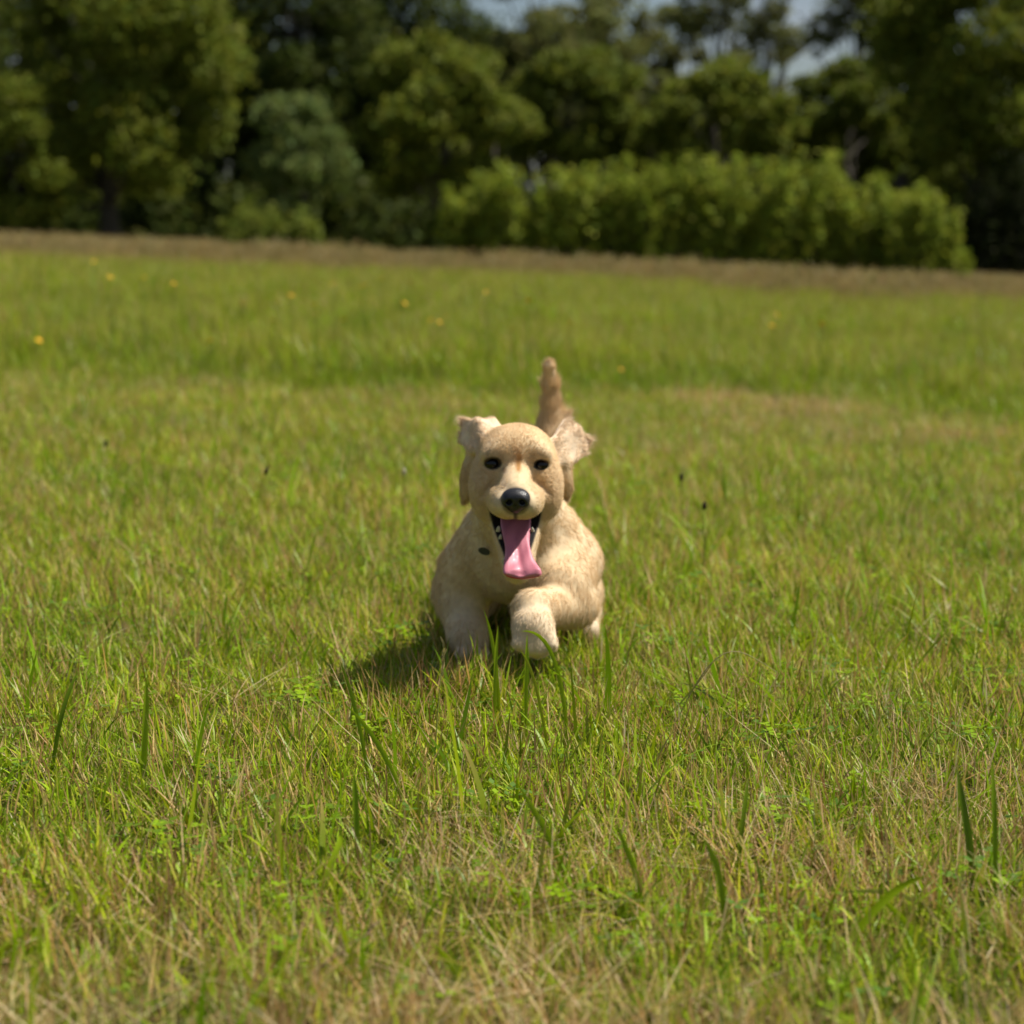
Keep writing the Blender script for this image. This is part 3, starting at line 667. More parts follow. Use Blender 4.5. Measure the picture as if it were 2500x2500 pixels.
# teeth of the lower jaw
M = Mat('tooth_enamel'); M.set(Base_Color=(0.42, 0.38, 0.30, 1), Roughness=0.25)
def tooth(px, py, Y, w, h, lean):
    nseg = 8; V = []; prof = ((1, 0), (0.95, 0.3), (0.7, 0.65), (0.32, 0.92), (0.02, 1.0))
    for r, z in prof:
        for i in range(nseg): a = 2 * math.pi * i / nseg; V.append((r * w * math.cos(a), r * w * 0.8 * math.sin(a), z * h))
    V = np.array(V) * SZ; V[:, 0] += lean * V[:, 2]; V[:, 1] -= 0.45 * V[:, 2]
    Q = [(j * nseg + i, j * nseg + (i + 1) % nseg, (j + 1) * nseg + (i + 1) % nseg, (j + 1) * nseg + i) for j in range(4) for i in range(nseg)]
    mesh_np('tooth', V + P(px, py, Y), [np.array(Q)], M.m, puppy)
for a in ((1216, 1298, 2.742, 0.0034, 0.009, 0.1), (1221, 1316, 2.734, 0.0028, 0.0075, 0.1), (1230, 1376, 2.703, 0.0024, 0.009, -0.1), (1300, 1298, 2.742, 0.0030, 0.007, -0.1)):
    tooth(*a)
# collar sunk in the neck fur, with its dark tag
cc = P(1262, 1290, 2.930); ringV = []; nr = 48
axis = unit(P(1264, 1345, 2.985) - P(1262, 1215, 2.865)); ex = np.array((1.0, 0, 0)); ey2 = np.cross(axis, ex)
for i in range(nr):
    a = 2 * math.pi * i / nr; rd = ex * math.cos(a) + ey2 * math.sin(a)
    for rr, zz in ((0.066, -0.007), (0.069, -0.007), (0.069, 0.007), (0.066, 0.007)): ringV.append(cc + (rd * rr + axis * zz) * SZ)
Q = [(i * 4 + j, i * 4 + (j + 1) % 4, ((i + 1) % nr) * 4 + (j + 1) % 4, ((i + 1) % nr) * 4 + j) for i in range(nr) for j in range(4)]
M = Mat('collar_webbing'); M.set(Base_Color=(0.02, 0.022, 0.018, 1), Roughness=0.8)
wv = M.new('ShaderNodeTexWave'); wv.inputs['Scale'].default_value = 220; bp = M.new('ShaderNodeBump'); bp.inputs['Strength'].default_value = 0.4; bp.inputs['Distance'].default_value = 0.001
M.link(wv.outputs['Fac'], bp.inputs['Height']); M.link(bp.outputs[0], M.b.inputs['Normal'])
collar = mesh_np('collar', np.array(ringV), [np.array(Q)], M.m, puppy, smooth_sh=False)
tg = P(1182, 1346, 2.8735)
tv = []; 
for yy in (-0.0015, 0.0015):
    for i in range(16):
        a = 2 * math.pi * i / 16; tv.append((0.0092 * math.cos(a), yy, 0.0052 * math.sin(a)))
tv = SZ * np.array(tv) @ rotY(0.35).T + tg
Q = [(i, (i + 1) % 16, 16 + (i + 1) % 16, 16 + i) for i in range(16)]
T3 = [(0, i + 1, i) for i in range(1, 15)] + [(16, 16 + i, 16 + i + 1) for i in range(1, 15)]
M = Mat('collar_tag'); M.set(Base_Color=(0.018, 0.022, 0.014, 1), Roughness=0.4)
mesh_np('tag', tv, [np.array(Q), np.array(T3)], M.m, collar, smooth_sh=False)
PR = body_pr

P = P_FIELD
# ------------------------------------------------------------------ grass
GRASS = leaf_material('grass_blade', rough=0.42, trans=0.36, noise=(1.6, (0.86, 0.90, 0.9), (1.14, 1.06, 1.1), 0.35, 0.65))
G1, G2, G3, G4 = (0.198, 0.315, 0.006), (0.275, 0.395, 0.007), (0.132, 0.218, 0.007), (0.345, 0.390, 0.015)
D1, D2, D3, D4, RED = (0.52, 0.38, 0.165), (0.41, 0.265, 0.095), (0.29, 0.16, 0.055), (0.57, 0.455, 0.24), (0.33, 0.10, 0.035)
def blades(rng, n, rad, h, w, lean, curl, pal, pw, K=4, flop=0.0, base_z=-0.006):
    """n tapering, bending blades rooted within rad; arrays of verts, tris/quads and colours."""
    a = rng.uniform(0, 2 * math.pi, n); q = np.sqrt(rng.random(n)) * rad
    base = np.column_stack([np.cos(a) * q, np.sin(a) * q, np.full(n, base_z)])
    L = rng.uniform(h[0], h[1], n); W = rng.uniform(w[0], w[1], n) * 0.5
    az = rng.uniform(0, 2 * math.pi, n); dirh = np.column_stack([np.cos(az), np.sin(az), np.zeros(n)])
    th0 = np.abs(rng.normal(0, lean, n)); th0 = np.where(rng.random(n) < flop, rng.uniform(1.0, 1.5, n), th0)
    dth = rng.uniform(curl[0], curl[1], n) + 0.3 * rng.normal(0, 1, n) * curl[1]
    fa = az + math.pi / 2 + rng.normal(0, 0.5, n)
    side = np.column_stack([np.cos(fa), np.sin(fa), np.zeros(n)])
    tw = rng.normal(0, 0.5, n)
    P0 = base.copy(); pts = [P0]; th = th0.copy()
    for k in range(K):
        th = np.minimum(th0 + dth * ((k + 0.5) / K), 2.3)
        P0 = P0 + (np.sin(th)[:, None] * dirh + np.cos(th)[:, None] * np.array((0, 0, 1))) * (L / K)[:, None]
        pts.append(P0)
    prof = [0.75, 1.0, 0.9, 0.6, 0.0] if K == 4 else [0.75] + [1.0 - 0.9 * (k / K) ** 2 for k in range(1, K)] + [0]
    V = []
    for k in range(K):
        sd = side + tw[:, None] * (k / K) * dirh
        V.append(pts[k] - sd * (W * prof[k])[:, None]); V.append(pts[k] + sd * (W * prof[k])[:, None])
    V.append(pts[K])
    nv = 2 * K + 1
    V = np.stack(V, 1).reshape(-1, 3)
    o = (np.arange(n) * nv)[:, None]
    Qs = np.concatenate([o + np.array((2 * k, 2 * k + 1, 2 * k + 3, 2 * k + 2)) for k in range(K - 1)])
    T = o + np.array((2 * K - 2, 2 * K - 1, 2 * K))
    pal = np.array(pal); pi = rng.choice(len(pal), n, p=np.array(pw) / sum(pw))
    c = pal[pi] * rng.uniform(0.8, 1.22, n)[:, None] * np.stack([rng.uniform(0.9, 1.12, n), np.ones(n), rng.uniform(0.75, 1.25, n)], 1)
    c = np.repeat(c[:, None, :], nv, 1)
    tipd = (rng.random(n) < 0.22)[:, None] * np.linspace(0, 1, nv)[None, :] ** 3      # some blades have dried tips
    c = c * (1 - tipd[:, :, None]) + np.array(D2) * tipd[:, :, None]
    return V, Qs, T, c.reshape(-1, 3)
def join(parts):
    Vs, Qs, Ts, Cs = [], [], [], []; o = 0
    for V, Q, T, c in parts:
        Vs.append(V); Qs.append(Q + o); Ts.append(T + o); Cs.append(c); o += len(V)
    return np.concatenate(Vs), np.concatenate(Qs), np.concatenate(Ts), np.concatenate(Cs)
def leaflets(rng, n, rad, size, h, pal):
    """small rounded low leaves (clover and the like) on short stalks"""
    V = []; Q = []; T = []; C = []; o = 0
    for i in range(n):
        a, q = rng.uniform(0, 6.28), rad * math.sqrt(rng.random()); c0 = np.array((math.cos(a) * q, math.sin(a) * q, rng.uniform(*h)))
        col = np.array(pal[rng.integers(len(pal))]) * rng.uniform(0.8, 1.2); s = size * rng.uniform(0.7, 1.3)
        for j in range(3):
            b = a + j * 2.094 + rng.normal(0, 0.2); d = np.array((math.cos(b), math.sin(b), rng.uniform(-0.1, 0.45))); e = np.array((-math.sin(b), math.cos(b), 0))
            V += [c0, c0 + d * s * 0.5 + e * s * 0.42, c0 + d * s - e * 0.05 * s, c0 + d * s * 0.5 - e * s * 0.42]; Q.append((o, o + 1, o + 2, o + 3)); C += [col] * 4; o += 4
    return np.array(V), np.array(Q), np.zeros((0, 3), int), np.array(C)
src = bpy.data.collections.new('grass_tufts')
TUFT = {}
def tuft(name, parts):
    V, Q, T, c = join(parts); TUFT[name] = (V, Q, T, c)
    me = mesh_np(name, V, [Q, T], GRASS, smooth_sh=True, col=c, link=False)
    o = bpy.data.objects.new(name, me); src.objects.link(o)
rg = np.random.default_rng(5)
GP = [G1, G2, G3, G4]; DP_ = [D1, D2, D3, D4, RED]
KINDS = {}
def kind(key, count, fn):
    KINDS[key] = []
    for i in range(count):
        KINDS[key].append(len(KINDS_ALL)); nm = 'tuft_%03d' % len(KINDS_ALL); KINDS_ALL.append(nm); tuft(nm, fn())
KINDS_ALL = []
kind('under', 4, lambda: [blades(rg, 34, 0.035, (0.015, 0.045), (0.0012, 0.0026), 0.55, (0.2, 1.0), GP + [D1, D2], (3, 5, 2, 3, 0.8, 0.6), K=3), blades(rg, 6, 0.035, (0.02, 0.05), (0.0008, 0.0014), 0.9, (0.1, 0.8), DP_, (3, 3, 1, 2, 0.1), K=3, flop=0.5)])
kind('green', 5, lambda: [blades(rg, 20, 0.030, (0.025, 0.072), (0.0014, 0.0034), 0.48, (0.15, 1.2), GP, (3, 4, 2, 3)), blades(rg, 5, 0.028, (0.03, 0.08), (0.001, 0.002), 0.4, (0.1, 0.7), DP_, (3, 3, 1, 2, 0.1))])
kind('dry', 5, lambda: [blades(rg, 20, 0.032, (0.03, 0.085), (0.0008, 0.0019), 0.55, (0.0, 0.8), DP_, (4, 3, 1.6, 3, 0.12), flop=0.25), blades(rg, 6, 0.03, (0.03, 0.08), (0.0015, 0.003), 0.4, (0.1, 0.9), GP, (2, 3, 1, 4)), blades(rg, 5, 0.04, (0.03, 0.10), (0.0007, 0.0014), 1.2, (0.0, 0.6), DP_, (2, 2, 1, 4, 0.05), flop=0.8, base_z=0.012)])
kind('wide', 4, lambda: [blades(rg, 5, 0.02, (0.07, 0.15), (0.004, 0.0072), 0.38, (0.2, 1.3), GP, (4, 3, 3, 1), K=6)])
kind('tangle', 4, lambda: [blades(rg, 12, 0.05, (0.05, 0.13), (0.0008, 0.0016), 0.5, (0.0, 0.5), [D1, D4, D2], (3, 4, 1), K=5, flop=0.85, base_z=0.022)])
kind('clover', 3, lambda: [leaflets(rg, 8, 0.035, 0.0085, (0.012, 0.04), [G1, G3, (0.10, 0.19, 0.02)])])
kind('stubble', 3, lambda: [blades(rg, 14, 0.022, (0.03, 0.07), (0.0014, 0.0028), 0.22, (0.0, 0.25), [D1, D2, D3, G4], (3, 3, 2, 1), K=3)])
kind('long', 5, lambda: [blades(rg, 46, 0.10, (0.12, 0.30), (0.004, 0.008), 0.30, (0.15, 1.0), [G1, G2, G3, (0.16, 0.20, 0.03)], (4, 4, 2, 2)), blades(rg, 8, 0.10, (0.18, 0.36), (0.0015, 0.003), 0.18, (0.0, 0.3), [D1, D2, G4], (2, 1, 2))])
def seedheads():
    parts = [blades(rg, 12, 0.16, (0.20, 0.38), (0.003, 0.006), 0.30, (0.1, 0.8), [G1, G4, D2], (3, 2, 2)), blades(rg, 16, 0.18, (0.30, 0.52), (0.0016, 0.0028), 0.13, (0.0, 0.25), [D1, D2, (0.26, 0.18, 0.08)], (2, 2, 2))]
    for i in range(16):
        V, Q, T, c = blades(rg, 7, 0.012, (0.05, 0.11), (0.006, 0.012), 0.25, (0.0, 0.5), [(0.30, 0.24, 0.09), (0.34, 0.275, 0.11), (0.38, 0.32, 0.14), (0.33, 0.19, 0.085)], (3, 3, 3, 0.8), K=3)
        a, q = rg.uniform(0, 6.28), 0.2 * math.sqrt(rg.random()); V = V + np.array((math.cos(a) * q, math.sin(a) * q, rg.uniform(0.24, 0.46))); parts.append((V, Q, T, c))
    return parts
kind('seed', 4, seedheads)

def vnoise(x, y, s, seed):
    """smooth value noise"""
    r = np.random.default_rng(seed).random((64, 64)); u, v = x / s + 1000, y / s + 1000
    i, j = np.floor(u).astype(int), np.floor(v).astype(int); fu, fv = u - i, v - j; fu = fu * fu * (3 - 2 * fu); fv = fv * fv * (3 - 2 * fv)
    g = lambda a, b: r[a % 64, b % 64]
    return (g(i, j) * (1 - fu) + g(i + 1, j) * fu) * (1 - fv) + (g(i, j + 1) * (1 - fu) + g(i + 1, j + 1) * fu) * fv
def edge_long(x): return 6.9 + 0.35 * np.sin(x * 0.9 + 1) + 0.25 * np.sin(x * 2.3) - 0.05 * x
def scatter(n, y0, y1, rng, power=1.0):
    """random ground points in the wedge the camera sees, and a good step to both sides"""
    u = rng.random(n); y = (y0 ** power + u * (y1 ** power - y0 ** power)) ** (1 / power)
    x = rng.uniform(-1, 1, n) * (0.27 * y * 1.25 + 0.30)
    return x, y
pt, pr, ps, pk = [], [], [], []
def emit(x, y, sc, keys, tilt, rng, zoff=0.0):
    n = len(x)
    if not n: return
    pt.append(np.column_stack([x, y, terrain(x, y) + zoff])); ps.append(sc)
    pr.append(np.column_stack([rng.normal(0, tilt, n), rng.normal(0, tilt, n), rng.uniform(0, 6.283, n)]))
    pk.append(np.asarray(keys))
def pick(rng, key, n): return np.array(KINDS[key])[rng.integers(len(KINDS[key]), size=n)]
def dryness(x, y):
    d = 0.55 * vnoise(x, y, 0.35, 1) + 0.30 * vnoise(x, y, 0.11, 2) + 0.28 * vnoise(x, y, 1.1, 3)
    d = d + 0.05 * smooth(2.3, 1.7, y) - 0.36 * smooth(2.0, 2.5, y) * (0.45 + 0.55 * smooth(6.7, 5.7, y))
    d = d + 0.02 * smooth(5.4, 6.3, y) * smooth(7.6, 6.9, y) + 0.10 * smooth(0.1, 0.5, x) * smooth(2.4, 1.8, y)
    return d
rs = np.random.default_rng(8)
# tiles of sward, each a different mix of tufts, laid edge to edge
def tile(name, size, recipe, rng):
    parts = []
    for key, n, s0, s1 in recipe:
        for _ in range(n):
            V, Q, T, c = TUFT['tuft_%03d' % KINDS[key][rng.integers(len(KINDS[key]))]]
            a = rng.uniform(0, 6.283); ca, sa = math.cos(a), math.sin(a); s = rng.uniform(s0, s1)
            W = V * s; tx, ty = rng.normal(0, 0.1, 2)
            W = np.column_stack([W[:, 0] * ca - W[:, 1] * sa + tx * W[:, 2], W[:, 0] * sa + W[:, 1] * ca + ty * W[:, 2], W[:, 2]])
            parts.append((W + np.array((*(rng.uniform(-0.5, 0.5, 2) * size), 0)), Q, T, c * rng.uniform(0.88, 1.12)))
    tuft(name, parts)
def kind_tile(key, count, size, recipe):
    KINDS[key] = []
    for i in range(count):
        nm = 'tuft_%03d' % len(KINDS_ALL); KINDS[key].append(len(KINDS_ALL)); KINDS_ALL.append(nm); tile(nm, size, recipe, rs)
TS = 0.24
kind_tile('t_green', 4, TS, (('under', 40, 0.8, 1.25), ('green', 46, 0.6, 1.2), ('dry', 6, 0.6, 1.0), ('tangle', 1, 0.7, 1.0), ('clover', 4, 0.7, 1.2), ('wide', 1, 0.6, 0.9)))
kind_tile('t_mixed', 4, TS, (('under', 40, 0.8, 1.25), ('green', 28, 0.6, 1.15), ('dry', 24, 0.6, 1.1), ('tangle', 6, 0.7, 1.1), ('clover', 3, 0.7, 1.2), ('stubble', 8, 0.7, 1.1), ('wide', 1, 0.6, 1.0)))
kind_tile('t_dry', 4, TS, (('under', 38, 0.7, 1.15), ('green', 11, 0.6, 1.1), ('dry', 42, 0.6, 1.15), ('tangle', 12, 0.7, 1.2), ('stubble', 10, 0.7, 1.1), ('wide', 1, 0.6, 1.0)))
TL = 0.9
kind_tile('t_long', 4, TL, (('long', 62, 0.7, 1.2), ('green', 30, 1.5, 2.2)))
kind_tile('t_seed', 3, TL, (('long', 50, 0.8, 1.2), ('seed', 5, 0.7, 1.05)))
kind_tile('t_seed_thick', 3, TL, (('long', 40, 0.8, 1.2), ('seed', 11, 0.75, 1.1)))
def lay(y0, y1, step, scl, chooser, keep):
    gx, gy = np.meshgrid(np.arange(-60, 60, step), np.arange(y0, y1, step)); x, y = gx.ravel(), gy.ravel()
    m = (np.abs(x) < 0.27 * y * 1.25 + 0.45 + step) & keep(x, y); x, y = x[m], y[m]; n = len(x)
    if not n: return
    pt.append(np.column_stack([x, y, terrain(x, y)])); ps.append(np.full(n, scl) * rs.uniform(0.96, 1.06, n))
    pr.append(np.column_stack([np.zeros(n), np.zeros(n), rs.integers(0, 4, n) * math.pi / 2])); pk.append(chooser(x, y))
def short_mix(x, y):
    d = dryness(x, y) + rs.normal(0, 0.05, len(x)); out = np.empty(len(x), int)
    for i, v in enumerate(d): out[i] = rs.choice(KINDS['t_green' if v < 0.47 else ('t_mixed' if v < 0.63 else 't_dry')])
    return out
lay(1.1, 4.4, TS, 1.0, short_mix, lambda x, y: y > 0)
lay(4.4, 7.6, TS * 1.12, 1.12, short_mix, lambda x, y: y < edge_long(x) + 0.2)
# single tufts over the tiles: uneven height, broad blades, clover
for (n, y0, y1, scl) in ((2200, 1.1, 4.4, 0.9), (1500, 4.4, 7.4, 1.0)):
    for key, fr in (('green', 0.30), ('dry', 0.30), ('wide', 0.13), ('clover', 0.15), ('stubble', 0.2)):
        x, y = scatter(int(n * fr), y0, y1, rs, 2.0); m = (y < edge_long(x)) & (vnoise(x, y, 0.25, 20 + len(key)) > 0.45); x, y = x[m], y[m]
        emit(x, y, scl * rs.uniform(0.75, 1.3, len(x)), pick(rs, key, len(x)), 0.15, rs)
# a fuller tussock in front of the puppy's feet
n = 44; x = rs.uniform(-0.11, -0.01, n); y = rs.uniform(2.42, 2.54, n); emit(x, y, rs.uniform(1.2, 1.6, n), pick(rs, 'green', n), 0.15, rs)
n = 80; x = rs.uniform(-0.17, 0.16, n); y = rs.uniform(2.30, 2.50, n); emit(x, y, rs.uniform(0.75, 1.15, n), pick(rs, 'green', n), 0.15, rs)
# --- long uncut grass beyond
x, y = scatter(2600, 6.2, 9.0, rs, 1.5); m = (y > edge_long(x)) & (y < edge_long(x) + 1.3); x, y = x[m], y[m]
emit(x, y, (0.40 + 0.3 * smooth(0, 1.2, y - edge_long(x))) * rs.uniform(0.75, 1.2, len(x)), pick(rs, 'long', len(x)), 0.1, rs)
def long_mix(x, y):
    d = vnoise(x, y, 3.0, 9) + 0.75 * smooth(13, 38, y) - 0.2; out = np.empty(len(x), int)
    for i, v in enumerate(d): out[i] = rs.choice(KINDS['t_long' if v < 0.58 else ('t_seed' if v < 1.05 else 't_seed_thick')])
    return out
lay(6.4, 12, TL * 0.72, 0.68, long_mix, lambda x, y: y > edge_long(x) + 0.75)
lay(12, 24, TL * 0.95, 0.88, long_mix, lambda x, y: y > 0)
lay(24, 45.5, TL * 1.15, 0.95, long_mix, lambda x, y: y > 0)
pt = np.concatenate(pt); pr = np.concatenate(pr); ps = np.concatenate(ps); pk = np.concatenate(pk)
me = bpy.data.meshes.new('meadow_grass'); me.vertices.add(len(pt)); me.vertices.foreach_set('co', pt.astype(np.float32).ravel())
a = me.attributes.new('rot', 'FLOAT_VECTOR', 'POINT'); a.data.foreach_set('vector', pr.astype(np.float32).ravel())
a = me.attributes.new('scl', 'FLOAT', 'POINT'); a.data.foreach_set('value', ps.astype(np.float32))
a = me.attributes.new('tuft', 'INT', 'POINT'); a.data.foreach_set('value', pk.astype(np.int32))
me.update()
meadow = bpy.data.objects.new('meadow_grass', me); COL.objects.link(meadow)
tag(meadow, 'green and straw coloured meadow grass covering the whole field', 'grass', kind='stuff')
ng = bpy.data.node_groups.new('grow_grass', 'GeometryNodeTree')
ng.interface.new_socket('Geometry', in_out='INPUT', socket_type='NodeSocketGeometry'); ng.interface.new_socket('Geometry', in_out='OUTPUT', socket_type='NodeSocketGeometry')
N = ng.nodes; gi, go = N.new('NodeGroupInput'), N.new('NodeGroupOutput')
iop = N.new('GeometryNodeInstanceOnPoints'); ci = N.new('GeometryNodeCollectionInfo'); ci.inputs['Collection'].default_value = src
ci.inputs['Separate Children'].default_value = True; ci.inputs['Reset Children'].default_value = True
def attr(nm, ty):
    n = N.new('GeometryNodeInputNamedAttribute'); n.data_type = ty; n.inputs['Name'].default_value = nm; return n.outputs['Attribute']
lk = ng.links.new
e2r = N.new('FunctionNodeEulerToRotation'); lk(attr('rot', 'FLOAT_VECTOR'), e2r.inputs[0])
lk(gi.outputs[0], iop.inputs['Points']); lk(ci.outputs[0], iop.inputs['Instance']); iop.inputs['Pick Instance'].default_value = True
lk(attr('tuft', 'INT'), iop.inputs['Instance Index']); lk(e2r.outputs[0], iop.inputs['Rotation']); lk(attr('scl', 'FLOAT'), iop.inputs['Scale'])
lk(iop.outputs[0], go.inputs[0])
md = meadow.modifiers.new('grow', 'NODES'); md.node_group = ng
# ------------------------------------------------------------------ flowers, stalks, twigs and the larger single blades
def strip(path, width, col, n_side=2):
    """a flat blade along a path (k,3); width (k,)"""
    path = np.asarray(path, float); k = len(path); tg = np.gradient(path, axis=0); V = []
    for j in range(k):
        s = np.cross(unit3(tg[j]), (0.15, 0.95, 0.2)); s = unit3(s) * width[j] * 0.5
        nrm = unit3(np.cross(s, tg[j])) * width[j] * 0.12
        V += [path[j] - s, path[j] + nrm, path[j] + s]
    Q = [(3 * j + a, 3 * j + a + 1, 3 * j + a + 4, 3 * j + a + 3) for j in range(k - 1) for a in (0, 1)]
    c = np.tile(np.array(col, float), (3 * k, 1))
    return np.array(V), np.array(Q), np.zeros((0, 3), int), c
def bez(pts, k=12):
    pts = [np.asarray(p, float) for p in pts]; t = np.linspace(0, 1, k)[:, None]; out = [p + 0 * t for p in pts]
    while len(out) > 1: out = [(1 - t) * a + t * b for a, b in zip(out, out[1:])]
    return out[0]
STALK = leaf_material('dry_stalk', rough=0.6, trans=0.15)
# single broad blades that stand out: (px, py, Y) from root over bend to tip, width in mm
HB = [
 ((1390, 1730, 2.28), (1375, 1590, 2.30), (1330, 1535, 2.32), (1272, 1541, 2.33), 5.0, G2),
 ((1222, 1700, 2.34), (1216, 1620, 2.35), (1205, 1560, 2.36), (1181, 1488, 2.37), 4.6, G2),
 ((1208, 1690, 2.33), (1206, 1640, 2.34), (1212, 1590, 2.35), (1216, 1527, 2.36), 4.2, G2),
 ((1285, 1720, 2.28), (1283, 1660, 2.29), (1286, 1600, 2.30), (1287, 1548, 2.31), 4.2, G2),
 ((1345, 1740, 2.22), (1318, 1670, 2.24), (1290, 1610, 2.26), (1268, 1585, 2.27), 3.6, G4),
 ((1400, 2130, 1.78), (1360, 2060, 1.79), (1310, 1990, 1.80), (1262, 1912, 1.82), 6.5, G1),
 ((905, 1800, 2.10), (880, 1740, 2.11), (850, 1670, 2.13), (830, 1612, 2.15), 4.5, G1),
 ((1005, 1930, 1.98), (960, 1850, 1.99), (900, 1770, 2.01), (838, 1716, 2.03), 5.5, G1),
 ((875, 2070, 1.83), (870, 2010, 1.84), (868, 1940, 1.85), (864, 1885, 1.86), 6.0, G1),
 ((118, 1800, 2.12), (140, 1750, 2.12), (165, 1690, 2.13), (190, 1640, 2.14), 5.0, G3),
 ((345, 1840, 2.08), (352, 1780, 2.09), (360, 1720, 2.10), (356, 1660, 2.11), 7.0, G2),
 ((770, 2150, 1.74), (800, 2090, 1.75), (850, 2050, 1.76), (825, 2025, 1.77), 5.5, G2),
 ((2385, 2120, 1.78), (2370, 2040, 1.79), (2350, 1960, 1.80), (2335, 1868, 1.82), 7.0, G3),
 ((2435, 2150, 1.76), (2430, 2050, 1.77), (2428, 1950, 1.78), (2422, 1850, 1.80), 5.0, G1),
 ((2030, 2320, 1.62), (2120, 2230, 1.63), (2190, 2150, 1.64), (2262, 2140, 1.65), 7.5, G2),
 ((2330, 2190, 1.70), (2240, 2165, 1.70), (2140, 2170, 1.70), (2052, 2180, 1.70), 5.0, (0.24, 0.27, 0.05)),
 ((2300, 2300, 1.63), (2230, 2270, 1.64), (2180, 2220, 1.65), (2150, 2190, 1.66), 6.0, G2),
 ((1590, 2220, 1.70), (1560, 2130, 1.71), (1530, 2080, 1.72), (1505, 2010, 1.73), 5.5, G1),
 ((1775, 2240, 1.68), (1765, 2150, 1.69), (1750, 2090, 1.70), (1712, 2040, 1.72), 6.0, G1),
 ((700, 2480, 1.50), (640, 2430, 1.51), (600, 2480, 1.52), (540, 2495, 1.53), 6.5, (0.2, 0.25, 0.08)),
 ((1150, 2470, 1.50), (1120, 2380, 1.52), (1090, 2330, 1.54), (1050, 2300, 1.55), 6.5, G2),
 ((1800, 2050, 1.82), (1812, 1990, 1.83), (1822, 1950, 1.84), (1826, 1900, 1.85), 4.5, G3),
]
parts = []
for p0, p1, p2, p3, w, c in HB:
    a = P(*p0); a[2] = float(terrain(a[0], a[1])) - 0.005
    path = bez([a, P(*p1), P(*p2), P(*p3)], 12); u = np.linspace(0, 1, 12)
    parts.append(strip(path, w * mm * np.clip(np.minimum(0.7 + u * 1.2, 2.4 * (1 - u) ** 0.75), 0.02, 1.0), c))
V, Q, T, c = join(parts)
tag(mesh_np('broad_grass', V, [Q], GRASS, col=c), 'broad single grass blades standing above the short foreground grass', 'grass', kind='stuff')

def stalk_thing(name, label, cat, pts, rad, col, extras=(), group=None):
    base = P(*pts[0]); base[2] = float(terrain(base[0], base[1])) - 0.004
    root = tag(empty(name, base), label, cat, group)
    path = bez([base] + [P(*p) for p in pts[1:]], 14); u = np.linspace(0, 1, 14)
    V, Q = tubes([(path, rad * mm * (1 - 0.5 * u))], 6)
    mesh_np('stem', V, [Q], STALK, root, col=np.tile(np.array(col), (len(V), 1)))
    for nm, (V, Q, T, c) in extras: mesh_np(nm, V, [Q, T] if len(T) else [Q], STALK, root, col=c)
    return root
rx_ = np.random.default_rng(91)
def spikelets(line, n, ln, w, col, spread=0.5):
    out = []
    for i in range(n):
        p = line[int(i * (len(line) - 1) / max(n - 1, 1))]; d = np.array((rx_.normal(0, spread), rx_.normal(0, spread), 1.0)); d = unit3(d)
        u = np.linspace(0, 1, 4); path = p + d * (ln * rx_.uniform(0.7, 1.2)) * u[:, None]
        out.append(strip(path, w * np.array((0.4, 1.0, 0.8, 0.1)), np.array(col) * rx_.uniform(0.75, 1.2)))
    return join(out)
hp = bez([P(1079, 1650, 2.19), P(1081, 1620, 2.195), P(1083, 1572, 2.20)], 10)
stalk_thing('seed_stalk', 'green seed stalk standing in front of the puppy\'s shadow', 'grass stalk', [(1058, 1790, 2.17), (1066, 1740, 2.18), (1074, 1690, 2.19), (1083, 1575, 2.20)], 0.9, (0.20, 0.22, 0.04), [('seed_head', spikelets(hp, 14, 0.009, 0.0026, (0.36, 0.29, 0.12), 0.35))])
stalk_thing('bent_stalk', 'long thin dry stalk bent over in an arch right of the puppy', 'grass stalk', [(1630, 1700, 2.36), (1700, 1640, 2.36), (1770, 1545, 2.36), (1800, 1580, 2.36), (1895, 1640, 2.36)], 0.8, (0.36, 0.30, 0.15))
M = Mat('twig_bark'); nz = M.new('ShaderNodeTexNoise'); nz.inputs['Scale'].default_value = 180; cr = M.new('ShaderNodeValToRGB'); cr.color_ramp.elements[0].color = (0.05, 0.03, 0.018, 1); cr.color_ramp.elements[1].color = (0.22, 0.15, 0.09, 1)
geo = M.new('ShaderNodeNewGeometry'); M.link(geo.outputs['Position'], nz.inputs['Vector']); M.link(nz.outputs['Fac'], cr.inputs[0]); M.link(cr.outputs[0], M.b.inputs['Base Color']); M.set(Roughness=0.85)
TWIG = M.m
def twig(label, pts, rad, side):
    path = bez([P(*p) for p in pts], 12); path += rx_.normal(0, 0.0012, path.shape); u = np.linspace(0, 1, 12)
    V, Q = tubes([(path, rad * mm * (1 - 0.6 * u))], 7)
    root = tag(empty('twig', path[0]), label, 'twig'); mesh_np('stem', V, [Q], TWIG, root)
    s = path[side]; e = s + np.array((0.012, 0.008, 0.018)); V, Q = tubes([(np.array([s, (s + e) / 2 + np.array((0.002, 0, 0)), e]), rad * mm * np.array((0.5, 0.4, 0.2)))], 6); mesh_np('side_shoot', V, [Q], TWIG, root)
twig('brown twig lying in the grass at the lower right', [(1660, 2452, 1.50), (1740, 2420, 1.515), (1820, 2410, 1.53), (1905, 2376, 1.545)], 1.7, 6)
twig('dark brown twig leaning up through the grass at the lower left', [(712, 2410, 1.535), (790, 2350, 1.54), (860, 2310, 1.55), (925, 2250, 1.56)], 1.6, 5)

